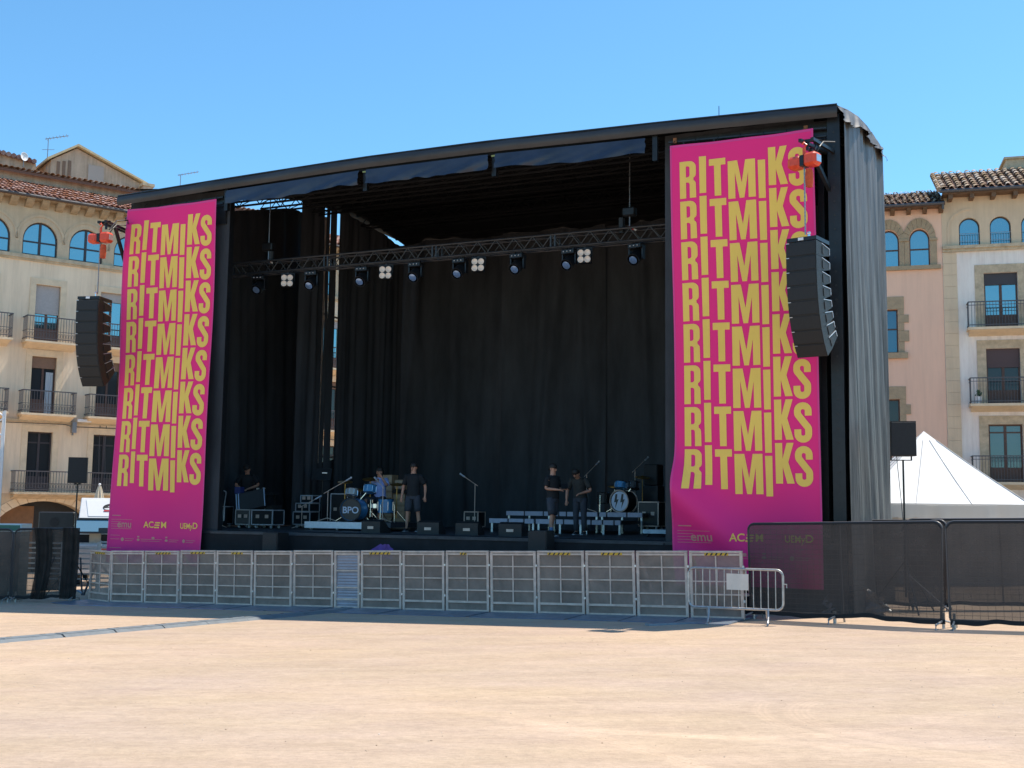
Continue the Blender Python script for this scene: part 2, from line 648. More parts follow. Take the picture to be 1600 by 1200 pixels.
def text_shape(s, size, align='CENTER'):
    """vertices and faces of a line of bold lettering"""
    cu = bpy.data.curves.new("txt", 'FONT')
    cu.body = s
    cu.size = size
    cu.align_x = align
    cu.align_y = 'CENTER'
    cu.offset = size * .018
    ob = bpy.data.objects.new("txt", cu)
    COL.objects.link(ob)
    dg = bpy.context.evaluated_depsgraph_get()
    me = bpy.data.meshes.new_from_object(ob.evaluated_get(dg))
    vs = [v.co.copy() for v in me.vertices]
    fs = [tuple(p.vertices) for p in me.polygons]
    bpy.data.objects.remove(ob)
    bpy.data.curves.remove(cu)
    bpy.data.meshes.remove(me)
    return vs, fs


def add_text(mb, s, size, f, align='CENTER', sx=1.0):
    vs, fs = text_shape(s, size, align)
    vv = [mb._v(f(v.x * sx, v.y)) for v in vs]
    for q in fs:
        try:
            mb.bm.faces.new([vv[i] for i in q])
        except ValueError:
            pass


# ---------------------------------------------------------------- ground (falls gently to the back left)
GA, GB = .0220, -.0166


def gz(x, y):
    return GA * max(-30, min(26, x)) + GB * max(-8, min(50, y))


mb = MB()
mb.grid(lambda u, v: (lambda x, y: (x, y, gz(x, y)))(-150 + 300 * u, -90 + 290 * v), 150, 145)
g = mb.build("ground", ground_mat(), smooth=2)
g["kind"] = "structure"
rg = random.Random(9)
mb = MB()
for i in range(1500):
    yy = 4.5 + 14 * rg.random() ** 1.6
    xx = rg.uniform(-.5, .5) * (yy * 1.0 + 1)
    rr = rg.choice((.0016, .002, .003, .004, .006)) * rg.uniform(.7, 1.3)
    bmesh.ops.create_icosphere(mb.bm, subdivisions=0 if False else 1, radius=rr, matrix=Matrix.Translation((xx, yy, gz(xx, yy) + rr * .25)) @ Matrix.Diagonal((rg.uniform(.8, 1.6), rg.uniform(.8, 1.4), .7, 1)))
pb_ = mb.build("gravel", mat("grit_stone", (.55, .42, .30), .9, col2=(.38, .28, .20), scale=30, island=.35))
pb_["kind"] = "stuff"
pb_["label"] = "fine loose grit scattered over the pale sand in the foreground"
pb_["category"] = "gravel"

# ---------------------------------------------------------------- the concert stage; s runs along its front, d goes back, z up
SA = R(-24.14)
EX = Vector((math.cos(SA), math.sin(SA), 0))
EB = Vector((-EX.y, EX.x, 0))
P0 = Vector((4.80, 21.98, 0))
DECK = 1.05


def SP(s, d, z=0.0):
    return P0 + EX * s + EB * d + Vector((0, 0, z))


def sgz(s, d):
    p = SP(s, d)
    return gz(p.x, p.y)


def roof_z(d):
    pts = ((-.2, 9.22), (0, 9.28), (1.35, 9.66), (3, 10.05), (4.5, 10.32), (6, 10.52), (7.3, 10.6), (9, 10.5), (10.6, 10.28), (11, 10.2))
    for (a, za), (b, zb) in zip(pts, pts[1:]):
        if d <= b:
            return za + (zb - za) * (d - a) / (b - a)
    return pts[-1][1]


def lip_z(s):
    pts = ((-16.1, 9.35), (-13, 9.44), (-9, 9.53), (-6, 9.53), (-1.77, 9.45), (1.5, 9.36))
    for (a, za), (b, zb) in zip(pts, pts[1:]):
        if s <= b:
            return za + (zb - za) * (s - a) / (b - a)
    return pts[-1][1]


stage = thing("concert_stage", "large black open-air concert stage with a dark tarpaulin roof behind the grey crowd barriers", "stage", P0, SA)
MB().bx(-16.4, 1.4, 0, 10.9, .93, DECK).build("deck", M_deck, stage)
mb = MB()
mb.grid(lambda u, v: (-15.95 + 17.35 * u, -.03 + .03 * wob(u * 17.35, 3, 2.2) * (1 - .5 * v), -.85 + 1.84 * v), 260, 4)
mb.grid(lambda u, v: (-15.96, 10.9 * u, -.9 + 1.88 * v), 10, 2)
mb.build("deck_skirt", M_skirt, stage, smooth=2)
mb = MB()                                                         # aluminium trim along the edge of the deck
mb.bx(-12.95, -1.95, -.045, -.005, .985, 1.03)
mb.build("deck_edge", M_deck, stage)
# roof shell
mb = MB()
ds = [-.15, .3, .8, 1.35, 2.2, 3, 3.8, 4.5, 5.2, 6, 6.7, 7.3, 8.2, 9, 9.8, 10.6, 10.95]
prof = [(d, roof_z(d) + .10) for d in ds] + [(d, roof_z(d)) for d in reversed(ds)]
prof2 = [(d, roof_z(d) + .10) for d in ds[:10]] + [(d, roof_z(d)) for d in reversed(ds[:10])]
mb.prism(prof, lambda u, v: (-14.0, u, v), lambda u, v: (.85, u, v))
mb.prism(prof2, lambda u, v: (.85, u, v), lambda u, v: (1.52, u, v))
prof = [(d, roof_z(d) + .10) for d in ds[:4]] + [(d, roof_z(d)) for d in reversed(ds[:4])]
mb.prism(prof, lambda u, v: (-16.1, u, v), lambda u, v: (-14.0, u, v))
mb.build("roof", M_roofin, stage)
# fascia round the lip of the roof
mb = MB()


def fas(u, v):
    s = -16.12 + 17.64 * u
    z1 = lip_z(s)
    z0 = z1 - .235
    sag = .012 * wob(s, 11, 1.1)
    return (s, -.2 - .05 * math.sin(PI * v) + sag, z0 + (z1 - z0) * v)


mb.grid(fas, 120, 4)
mb.grid(lambda u, v: (-16.12 + 17.64 * u, -.2 + .55 * v, lip_z(-16.12 + 17.64 * u) + .12 * v), 60, 2)
mb.build("roof_fascia", M_roof, stage, smooth=2)
mb = MB()
for i in range(24):
    s0 = -16.12 + 17.64 * i / 24
    s1 = -16.12 + 17.64 * (i + 1) / 24
    mb.tube((s0, -.2, lip_z(s0) + .01), (s1, -.2, lip_z(s1) + .01), .022, 6)
mb.build("edge_tube", M_blackm, stage, smooth=True)
# loose valance tarpaulins under the lip
for (a, b, sd) in ((-12.72, -9.03, 1), (-8.83, -5.78, 2), (-5.62, -2.26, 3)):
    mb = MB()

    def val(u, v, a=a, b=b, sd=sd):
        s = a + (b - a) * u
        top = lip_z(s) - .30
        bot = top - .33 - .04 * wob(u * 4, sd) - .03 * math.sin(PI * u)
        return (s + .02 * wob(v * 3, sd + 9), -.24 + .05 * wob(u * 5 + v * 1.6, sd + 4) * v - .06 * v, top + (bot - top) * v)
    mb.grid(val, 44, 8)
    mb.build("valance", M_navy, stage, smooth=2)
mb = MB()
for s in (-12.82, -8.93, -5.70, -2.1):
    mb.bx(s - .05, s + .05, -.12, -.02, lip_z(s) - .75, lip_z(s) - .22)
    mb.mark()
mb.build_split("valance_bracket", M_blackm, stage)
mb = MB()
for s in (-8.93, -5.70):
    mb.bx(s - .055, s + .055, -.15, -.121, lip_z(s) - .33, lip_z(s) - .29)
    mb.mark()
mb.build_split("shackle", M_brass, stage)
# front posts and wing frames
mb = MB()
for s in (-16.0, -12.98, -1.9):
    mb.bx(s - .06, s + .06, .22, .36, DECK, 9.24)
    mb.mark()
mb.bx(1.30, 1.53, -.02, .16, -.4, 9.25)
mb.mark()
for s in (-15.95, 1.1):
    mb.bx(s - .06, s + .06, .4, .5, DECK, 9.3)
    mb.mark()
mb.build_split("post", M_blackm, stage)
mb = MB()
z = 1.6
while z < 9:
    mb.tube((1.415, -.028, z), (1.415, -.019, z), .022, 8)
    mb.mark()
    z += .27
mb.build_split("post_hole", M_hazblack, stage)
mb = MB()
for (a, b) in ((-16.05, -13.0), (-1.85, 1.28)):
    for dz in (.36, .52):
        mb.tube((a, .02, lip_z(a) - dz), (b, .02, lip_z(b) - dz), .03, 6)
    for k in range(5):
        s = a + (b - a) * (k + .5) / 5
        mb.tube((s, .02, lip_z(s) - .52), (s, .02, lip_z(s) - .36), .018, 6)
    mb.bx(a, b, .12, .2, lip_z(a) - .9, lip_z(a) - .26)
    mb.mark()
mb.build_split("wing_beam", M_truss, stage)
mb = MB()
for s in (-1.7, .9):
    mb.bx(s - .035, s + .035, -.055, -.012, lip_z(s) - .40, lip_z(s) - .3)
    mb.mark()
mb.build_split("rusty_bracket", mat("rust", (.3, .12, .05), .8, var=.3, scale=20), stage)


def lattice(mb, p, q, hgt, dep, r=.024, pitch=.42, n=6):
    """box truss between p and q: four chords and zigzag braces"""
    p, q = Vector(p), Vector(q)
    t = (q - p)
    Ln = t.length
    t.normalize()
    up = Vector((0, 0, 1))
    sd = t.cross(up).normalized() * dep / 2
    up = up * hgt / 2
    for a in (1, -1):
        for b in (1, -1):
            mb.tube(p + up * a + sd * b, q + up * a + sd * b, r, n)
    k = int(Ln / pitch)
    for i in range(k):
        A = p + t * Ln * i / k
        B = p + t * Ln * (i + 1) / k
        Mi = (A + B) / 2
        for b in (1, -1):
            mb.tube(A - up + sd * b, Mi + up + sd * b, r * .5, 4, caps=False)
            mb.tube(Mi + up + sd * b, B - up + sd * b, r * .5, 4, caps=False)
        mb.tube(A - up - sd, B - up + sd, r * .45, 4, caps=False)
        mb.tube(A + up - sd, B + up + sd, r * .45, 4, caps=False)


for (d, zz) in ((.55, 9.2), (2.6, 9.62), (5.0, 10.12), (7.6, 10.32)):
    mb = MB()
    lattice(mb, (-13.7, d, zz), (1.3 if d < 6 else .7, d, zz), .34, .34, .028, .62)
    mb.build("roof_truss", M_roofin, stage)
mb = MB()
for k in range(13):
    d = .3 + k * .8
    mb.bx(-13.9, 1.4 if d < 6.4 else .75, d - .03, d + .03, roof_z(d) - .11, roof_z(d) - .04)
    mb.mark()
mb.build_split("purlin", M_roofin, stage)
mb = MB()                                                         # scaffold legs seen through the left side of the stage
for d in (5.6, 6.35, 7.4):
    mb.tube((-14.25, d, DECK), (-14.25, d, 10.2), .035, 8)
for z in (3.1, 5.2, 7.3):
    mb.tube((-14.25, 5.5, z), (-14.25, 7.5, z), .03, 6)
mb.build("side_scaffold", M_aludark, stage)
mb = MB()                                                         # outriggers that carry the two speaker hoists
for (s, d1, sb) in ((-15.74, -.95, -16.12), (1.08, -.95, 1.42)):
    zt = 8.52
    for o in (-.11, .11):
        mb.bar((sb + o * .5, .3, zt), (s + o, d1 - .15, zt - .06), .06)
    mb.bar((sb, .25, zt - 1.0), (s, d1 + .3, zt - .1), .07)
    mb.bar((s - .12, d1, zt - .04), (s + .12, d1, zt - .04), .05)
    mb.tube((s, d1, zt - .04), (s, d1, zt - .22), .03, 8)
    mb.path([(sb, .2, zt + .05), (s + .16, -.4, zt + .12), (s + .14, -.75, zt + .03), (s + .15, -1.0, zt - .25)], .016)
    mb.mark()
mb.build_split("outrigger", M_blackm, stage)

# curtains of the stage -------------------------------------------------------


def curtain(name, label, f, nu, nv, m=M_cloth, group=None, cat="curtain"):
    mb = MB()
    mb.grid(f, nu, nv)
    o = mb.build(name, m, smooth=2)
    o.location = P0
    o.rotation_euler = (0, 0, SA)
    return tag(o, label, cat, group)


def back_panel(a, b, sd, diag):
    def f(u, v):
        s = a + (b - a) * u
        z = DECK - .01 + (10.3 - DECK) * v
        fold = .085 * wob(u * (b - a) + .10 * diag * (1 - v) * 4, sd, 1.5) + .12 * wob(u * (b - a) * .5 + v * .9 * diag, sd + 1, 1.0)
        crease = .20 * math.exp(-((u - .45 - .26 * diag * (v - .4)) / .05) ** 2) * (.3 + .7 * v) + .16 * math.exp(-((u - .75 + .2 * diag * (v - .7)) / .035) ** 2) * (1 - .6 * v)
        return (s, 10.5 + .07 * (sd % 2) - fold - crease, z)
    return f


BK = ((-16.35, -10.2, 21, .6, "back curtain panel at the left, behind the dark equipment stack"),  # its stretch across the wing is unseen, added to shut the sun out
      (-10.3, -6.9, 22, 1.0, "back curtain panel hanging behind the standing man in black"),
      (-7.0, -3.8, 23, -.4, "back curtain panel hanging behind the white-edged platforms"),
      (-3.9, 1.2, 24, .9, "back curtain panel at the right, behind the white-headed drum kit"))
for (a, b, sd, dg, lb) in BK:
    curtain("stage_curtain", "tall black " + lb, back_panel(a, b, sd, dg), 90, 14, group="black curtains round the stage")


def side_f(d0, d1, sd, gaps=True, ztop=None):
    def f(u, v):
        d = d0 + (d1 - d0) * u
        gap = .02
        if 7.2 < d < 10.45:
            gap = .15
        zt = roof_z(d) - gap
        z = DECK + .01 + (zt - DECK) * v
        amp = .05 if d1 - d0 > 1 else .02
        return (-13.98 + amp * wob(d, sd, 2.4) + .03 * wob(d * .6 + v, sd + 2), d + .03 * wob(v * 2 + d, sd + 5) * (u * (1 - u) * 3), z)
    return f


for (d0, d1, sd, nu, lb) in ((4.72, 5.95, 31, 30, "tall black side curtain just left of the daylight slits"),
                             (5.98, 6.16, 32, 6, "thin black curtain strip between two slits of daylight"),
                             (6.19, 6.52, 33, 8, "narrow black curtain strip left of the widest daylight slit"),
                             (6.66, 10.5, 34, 60, "black side curtain right of the widest daylight slit")):
    curtain("stage_curtain", lb, side_f(d0, d1, sd), nu, 16, group="black curtains round the stage")
OWT = ((.3, 9.35), (3.4, 9.82), (4.2, 10.06), (7.4, 10.95), (9.7, 11.2))


def outer_top(d):
    for (a, za), (b, zb) in zip(OWT, OWT[1:]):
        if d <= b:
            return za + (zb - za) * (d - a) / (b - a)
    return OWT[-1][1]


curtain("stage_curtain", "black outer curtain of the left wing, behind the mixing desk and the man there",
        lambda u, v: (-16.4 + .09 * wob(u * 8 + v * .5, 14, 1.5), 1.6 + 8.0 * u, DECK + .01 + (outer_top(1.6 + 8.0 * u) - DECK) * v), 110, 14, group="black curtains round the stage")
mb = MB()                                                         # unseen sloping sheet added over the left wing to keep the sun out
mb.grid(lambda u, v: (-13.95 - 2.7 * u, .9 + 9.9 * v, (roof_z(.9 + 9.9 * v) + .07) * (1 - u) + (outer_top(.9 + 9.9 * v) + .42) * u), 4, 24)
mb.grid(lambda u, v: (-13.95 - 2.7 * u, .9 + 9.9 * v, .03 + (roof_z(.9 + 9.9 * v) + .07) * (1 - u) + (outer_top(.9 + 9.9 * v) + .42) * u), 4, 24)
mb.build("wing_sun_block", M_roofin, stage)
# black side drape low down, closing the slits to about head height
curtain("stage_curtain", "low black drape below the slits of daylight at the left", lambda u, v: (-14.08 + .03 * wob(u * 3, 5, 3), 5.6 + 1.4 * u, DECK + 1.75 * v + .25 * u * v), 16, 6, group="black curtains round the stage")
curtain("stage_curtain", "black leg curtain of the left wing, behind the left pink banner",
        lambda u, v: (-16.05 + 3.12 * u, .2 + .03 * wob(u * 5, 8, 2), -.3 + 9.6 * v), 50, 6, group="black curtains round the stage")
curtain("stage_curtain", "black leg curtain of the right wing, behind the right pink banner",
        lambda u, v: (-1.98 + 3.0 * u, .2 + .03 * wob(u * 5, 9, 2), -.3 + 9.6 * v), 50, 6, group="black curtains round the stage")
curtain("stage_curtain", "black inner curtain in the right wing beside the lit grey side curtain",
        lambda u, v: (.95 + .45 * u, 1.6 + 1.2 * u + .04 * wob(u * 4, 12, 2), DECK + 8.3 * v), 10, 6, group="black curtains round the stage")


def grey_side(u, v):
    d = .02 + 6.6 * u
    zt = roof_z(d) - .05
    z = -.55 + (zt + .55) * v
    fl = (.34 * math.sin(PI * min(1, u * 1.1)) + .10) * (1 - v) ** 1.4
    fold = .22 * wob(d + .25 * v, 41, 1.35) * (1.1 - .75 * v) + .03 * wob(d * 2.2 + v * .7, 42, 1.7) * (1.1 - .7 * v)
    return (1.56 + fl * .35 + fold, d + .06 * wob(v * 2.5 + d, 43), z)


curtain("side_tarpaulin", "grey rear side curtain of the stage, set back behind the sunlit one", lambda u, v: (.80 + .05 * wob(u * 6, 44, 1.5), 6.5 + 4.3 * u, -.5 + (roof_z(6.5 + 4.3 * u) + .45) * v), 30, 10, M_greyscrim)
curtain("side_tarpaulin", "tall weathered grey side curtain in the sun at the right end of the stage", grey_side, 150, 30, M_greyscrim)


def flap(u, v):
    d = -.12 + 6.85 * u
    zt = roof_z(d) + .13
    drop = .36 + .14 * u + .05 * wob(u * 4, 51, 1.0) + .05 * math.sin(u * 13)
    bulge = .20 * v * (1 - .35 * v) + .07 * wob(d * 1.2 + v * 1.4, 52, 1.6) * v
    return (1.5 + bulge + .06 * v, d + .03 * wob(v * 2 + u * 3, 53), zt - drop * v)


curtain("roof_edge_flap", "crumpled grey tarpaulin flap folded over the right edge of the stage roof", flap, 160, 12, M_flap, cat="tarpaulin")
mb = MB()
mb.tube((0, 0, 0), (0, 0, .42), .008, 6)
mb.tube((0, 0, 0), (0, 0, .12), .03, 6)
tag(mb.build("rod_antenna", M_blackm, loc=SP(-1.0, .8, roof_z(.8) + .08)), "thin upright aerial rod on top of the stage roof", "antenna")

# ---------------------------------------------------------------- the two banners
LH = .76


def arc(cx, cy, rx, ry, a0, a1, n=6):
    return [(cx + rx * math.cos(R(a0 + (a1 - a0) * i / n)), cy + ry * math.sin(R(a0 + (a1 - a0) * i / n))) for i in range(n + 1)]


def glyphs():
    h = LH
    Rr = [(0, 0), (0, h)] + arc(.20, h - .13, .135, .13, 90, 0) + arc(.235, .485, .10, .09, 0, -62, 4) + arc(.225, .285, .105, .085, 55, 0, 4) + \
        [(.335, 0), (.205, 0), (.205, .27)] + arc(.165, .27, .04, .05, 0, 90, 4) + [(.13, .32), (.13, 0)]
    Rh = [(.13, .425)] + arc(.165, .465, .04, .04, -90, 0, 3) + arc(.165, .62, .04, .035, 0, 90, 3) + [(.13, .655)]
    I_ = [(.006, 0), (0, h), (.142, h), (.137, 0)]
    T_ = [(.105, 0), (.1, h - .14), (0, h - .14), (0, h), (.33, h), (.33, h - .14), (.235, h - .14), (.235, 0)]
    M_ = [(0, 0), (0, h), (.19, h), (.272, .30), (.35, h), (.54, h), (.54, 0), (.40, 0), (.40, .50), (.315, 0), (.225, 0), (.14, .52), (.14, 0)]
    K_ = [(0, 0), (0, h), (.14, h), (.14, .46), (.225, h), (.36, h), (.25, .40), (.365, 0), (.22, 0), (.14, .315), (.14, 0)]
    # S as a thick stroke
    cl = [(.265, .505), (.265, .58)] + arc(.163, .60, .102, .092, 0, 180, 10) + arc(.163, .56, .102, .09, 180, 225, 3) + \
         [(.163, .40)] + arc(.163, .245, .102, .09, 45, 0, 3) + arc(.163, .16, .102, .095, 0, -180, 10) + [(.061, .185), (.061, .25)]
    S_ = []
    for i, p in enumerate(cl):
        a = Vector(cl[max(0, i - 1)])
        b = Vector(cl[min(len(cl) - 1, i + 1)])
        t = (b - a).normalized()
        nn = Vector((-t.y, t.x)) * .065
        S_.append((Vector(p) + nn, Vector(p) - nn))
    return Rr, Rh, I_, T_, M_, K_, S_


GR, GRH, GI, GT, GM, GK, GS = glyphs()


def make_banner(side, label):
    s_left, ztop, H, Wd, lean, sd = {'L': (-15.80, 8.985, 8.75, 2.79, -.009, 61), 'R': (-1.76, 8.95, 8.70, 2.83, .019, 62)}[side]
    if side == 'L':
        lead = lambda u, v: lean * v
    else:
        lead = lambda u, v: lean * v * (1 - .6 * u / Wd)
    base = thing("pink_banner", label, "banner", SP(s_left, -.2, 0), SA, "pink banners at both sides of the stage")

    def surf(u, v, off=0.0):
        """u metres from the left edge, v metres down from the top"""
        k = v / H
        y = -.05 * math.sin(u * 2.0 + .35 * v + sd) * (.25 + k) - .03 * math.sin(1.15 * v + u * .7) - .012 * math.sin(u * 5.2 - .6 * v)
        if side == 'R':
            cr = (v - 6.3) - .9 * u
            y -= .26 * math.exp(-((cr - .55) / .5) ** 2) * max(0, (1.5 - u * .75)) * (1 if v > 5 else 0) * min(1, max(0, (v - 5) / 1.5))
        x = u + lead(u, v)
        if side == 'R' and v > 7.0:
            q = (v - 7.0)
            x += (-.09 * math.sin(min(PI, q * 1.6))) * max(0, 1 - u / .9)
        if side == 'L':
            x += (-.05 * math.sin(v * .72)) * max(0, 1 - u / 1.4)
        zt = ztop - v - (.03 * math.sin(PI * u / Wd) * max(0, 1 - v / .6)) - (.005 * u if side == 'L' else 0)
        return (x, y - off, zt)
    mb = MB()
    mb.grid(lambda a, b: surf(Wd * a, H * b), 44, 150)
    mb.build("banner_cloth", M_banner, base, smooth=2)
    mb = MB()                                                     # hems and eyelet cords
    for (ua, ub) in ((0, .035), (Wd - .035, Wd)):
        mb.grid(lambda a, b: surf(ua + (ub - ua) * a, H * b, .004), 1, 100)
    mb.grid(lambda a, b: surf(.04 + (Wd - .08) * a, .005 + .05 * b, .004), 30, 1)
    mb.build("hem", mat("banner_hem", (.74, .05, .26), .6), base, smooth=2)
    mb = MB()
    for k in range(7):
        u = .06 + (Wd - .12) * k / 6
        x, y, z = surf(u, .03)
        mb.tube((x, y + .01, z), (x, y + .12, z + .16), .008, 5)
        mb.mark()
    mb.build_split("tie_cord", M_blackm, base)
    # lettering, cut finely and laid on the cloth
    bm = MB()
    tmp = MB()
    row0 = ztop - 7.82 if side == 'R' else 1.165
    pitch = .82
    cols = ((GR, (GRH,), .20, 0), (GI, (), .60, .075), (GT, (), .80, -.005), (GM, (), 1.175, -.095), (GI, (), 1.765, -.135), (GK, (), 1.965, .105))
    for r in range(8):
        vb = row0 + pitch * r
        for (poly, hol, u0, dz) in cols:
            tmp.prism([(u0 + a, vb - dz - b) for a, b in poly], lambda a, b: (a, 0, b), None, [[(u0 + a, vb - dz - b) for a, b in hh] for hh in hol])
        q = [(tmp._v((2.35 + a.x, 0, vb - .045 - a.y)), tmp._v((2.35 + b.x, 0, vb - .045 - b.y))) for a, b in GS]
        for (a, b), (c, d) in zip(q, q[1:]):
            tmp.bm.faces.new((a, b, d, c))
    for k in range(1, 46):
        bmesh.ops.bisect_plane(tmp.bm, geom=tmp.bm.verts[:] + tmp.bm.edges[:] + tmp.bm.faces[:], plane_co=(0, 0, k * .2), plane_no=(0, 0, 1))
    for k in range(1, 15):
        bmesh.ops.bisect_plane(tmp.bm, geom=tmp.bm.verts[:] + tmp.bm.edges[:] + tmp.bm.faces[:], plane_co=(k * .2, 0, 0), plane_no=(1, 0, 0))
    for v in tmp.bm.verts:
        v.co = Vector(surf(v.co.x, v.co.z, .007))
    tmp.build("lettering", M_gold, base)
    # logos along the foot
    mb = MB()
    lift = lambda uc, vc: (lambda x, y: surf(uc + x, vc - y, .007))
    vz = (ztop - 1.16)
    add_text(mb, "AC", .205, lift(1.21, vz), sx=1.0)
    for k in range(3):
        mb.grid(lambda a, b, k=k: surf(1.385 + .13 * a - .012 * k, vz - .072 + .056 * k + .032 * b, .007), 3, 1)
    add_text(mb, "M", .205, lift(1.615, vz))
    mb.mark()
    add_text(mb, "UEMy", .185, lift(2.30, vz + .01), sx=.88)
    add_text(mb, "D", .2, lift(2.58, vz), sx=1.1)
    mb.build_split("logo", M_gold, base)
    mb = MB()
    add_text(mb, "emu", .24, lift(.55 if side == 'R' else .5, vz - .0), sx=1.0)
    for k in range(5):
        w_ = .3 if k in (1, 2, 3) else .62
        v0 = vz - .12 + .055 * k
        mb.grid(lambda a, b: surf(.10 + w_ * a, v0 + .008 * b, .007), 3, 1)
    mb.grid(lambda a, b: surf(.12 + .26 * a, vz - .22 + .018 * b, .007), 2, 1)
    rowv = ztop - .80
    for (u0, kind) in ((.46, 0), (.92, 1), (1.34, 2), (1.70, 1), (2.24, 0)):
        n0 = len(mb.bm.verts)
        c = [mb._v(surf(u0 + .045 * math.cos(2 * PI * k / 12), rowv + (.045 if kind == 0 else .03) * math.sin(2 * PI * k / 12) - (.05 if kind == 2 else 0), .007)) for k in range(12)]
        mb.bm.faces.new(c)
        if kind == 1:
            mb.grid(lambda a, b: surf(u0 - .03 + .06 * a, rowv - .09 + .035 * b, .007), 1, 1)
        for j in range(2):
            L_ = (.22, .2, .3, .36, .26)[(int(u0 * 10)) % 5] * (1 - .18 * j)
            mb.grid(lambda a, b, j=j: surf(u0 + (.07 if kind != 2 else -.12) + L_ * a, rowv - .022 + .042 * j + .009 * b, .007), 3, 1)
    for j in range(2):
        mb.grid(lambda a, b, j=j: surf(.10 + .28 * a, rowv - .1 + .09 * j + .009 * b, .007), 3, 1)
    mb.grid(lambda a, b: surf(.10 + .34 * a, rowv + .2 + .01 * b, .007), 3, 1)
    mb.build("small_print", M_goldpale, base)
    return base


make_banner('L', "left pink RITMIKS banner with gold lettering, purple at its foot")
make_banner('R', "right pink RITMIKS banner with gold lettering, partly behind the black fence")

# ---------------------------------------------------------------- lighting truss, moving lights and blinders
tr = thing("lighting_truss", "long black lattice truss hanging across the stage carrying the lights", "truss", SP(-13.95, 1.6, 7.63), SA)
mb = MB()
for yy, zz in ((-.15, .145), (-.15, -.145), (.15, .145), (.15, -.145)):
    mb.tube((0, yy, zz), (11.95, yy, zz), .027, 8)
mb.build("chord", M_truss, tr, smooth=True)
mb = MB()
k = 26
for i in range(k):
    a, b = 11.95 * i / k, 11.95 * (i + 1) / k
    for yy in (-.15, .15):
        mb.tube((a, yy, -.145), ((a + b) / 2, yy, .145), .013, 5, caps=False)
        mb.tube(((a + b) / 2, yy, .145), (b, yy, -.145), .013, 5, caps=False)
    mb.tube((a, -.15, -.145), (b, .15, -.145), .012, 5, caps=False)
    mb.tube((a, -.15, .145), (b, .15, .145), .012, 5, caps=False)
mb.build("brace", M_truss, tr)
mb = MB()
for x in (0, 2.95, 3.05, 5.95, 6.05, 8.95, 9.05, 11.9):
    for yy in (-.15, .15):
        mb.bar((x, yy, -.145), (x, yy, .145), .035)
        mb.mark()
mb.build_split("truss_joint", M_truss, tr)
mb = MB()
mb.path([(x * .12, -.17 + .01 * wob(x, 5), -.17 - .02 * abs(wob(x * .5, 77))) for x in range(0, 100)], .016, 5)
mb.build("cable_loom", M_black, tr)


def moving_light():
    o = thing("moving_light", "", "stage light", group="moving lights hanging under the truss")
    MB().bx(-.16, .16, -.12, .12, -.10, .0, bev=.012).build("base", M_blackm, o)
    mb = MB()
    for x in (-.165, .165):
        mb.box((x, 0, -.2), (.03, .1, .28))
        mb.mark()
    mb.build_split("yoke", M_blackm, o)
    mb = MB()
    mb.T = Matrix.Translation((0, -.02, -.27)) @ Matrix.Rotation(R(38), 4, 'X')
    mb.lathe([(0, -.17), (.10, -.17), (.13, -.1), (.14, .1), (.145, .17), (.13, .17)], axis='Y', n=18)
    hd = mb.build("head", M_blackm, o, smooth=True)
    mb = MB()
    mb.T = Matrix.Translation((0, -.02, -.27)) @ Matrix.Rotation(R(38), 4, 'X')
    mb.lathe([(0, .178), (.05, .176), (.092, .171)], axis='Y', n=18)
    mb.build("lens", M_lensb, hd, smooth=True)
    mb = MB()
    for x in (-.09, .0, .09):
        mb.sphere((x, -.125, -.045), .018, 8)
        mb.mark()
    mb.build_split("connector", M_alu, o)
    mb = MB()
    for x in (-.09, .09):
        mb.bx(x - .02, x + .02, -.03, .03, .0, .09)
        mb.mark()
    mb.build_split("clamp", M_blackm, o)
    return o


ml = moving_light()
MLP = ((-12.956, "first moving light from the left end of the truss"), (-11.378, "moving light just right of the leftmost four-lamp blinder"),
       (-9.925, "moving light just left of the second four-lamp blinder"), (-8.461, "moving light right of the second four-lamp blinder"),
       (-7.29, "moving light just left of the third four-lamp blinder"), (-5.824, "moving light right of the third four-lamp blinder"),
       (-4.56, "moving light touching the left side of the rightmost blinder"), (-3.004, "moving light nearest the right pink banner"))
for i, (s, lb) in enumerate(MLP):
    lb = "small black " + lb
    p = SP(s, 1.5, 7.40)
    if i == 0:
        ml.location = p
        ml.rotation_euler = (0, 0, SA + R(8))
        ml["label"] = lb
    else:
        dup(ml, p, SA + R(8 - 3 * i), lb)


def blinder():
    o = thing("blinder_light", "", "stage light", group="four-lamp blinders hanging under the truss")
    mb = MB()
    mb.bx(-.155, .155, -.05, .09, -.31, .0, bev=.015)
    mb.build("housing", M_blackm, o)
    for x in (-.075, .075):
        for z in (-.08, -.23):
            mb = MB()
            mb.lathe([(.068, 0), (.072, .02), (.06, .022), (.05, .012), (0, .004)], (x, -.052, z), 'Y', 14)
            mb.build("lamp", M_lensw, o, smooth=True)
    mb = MB()
    mb.bar((0, .02, 0), (0, .02, .12), .04)
    mb.bar((-.16, .02, -.15), (-.16, .02, .03), .02)
    mb.bar((.16, .02, -.15), (.16, .02, .03), .02)
    mb.bar((-.16, .02, .035), (.16, .02, .035), .02)
    mb.build("bracket", M_blackm, o)
    return o


bl = blinder()
for i, (s, lb) in enumerate(((-12.063, "leftmost four-lamp blinder under the truss"), (-9.248, "second four-lamp blinder from the left under the truss"),
                             (-6.795, "third four-lamp blinder from the left under the truss"), (-4.19, "rightmost four-lamp blinder under the truss"))):
    p = SP(s, 1.45, 7.37)
    if i == 0:
        bl.location = p
        bl.rotation_euler = (0, 0, SA + R(20))
        bl["label"] = lb
    else:
        dup(bl, p, SA + R(20 - 4 * i), lb)


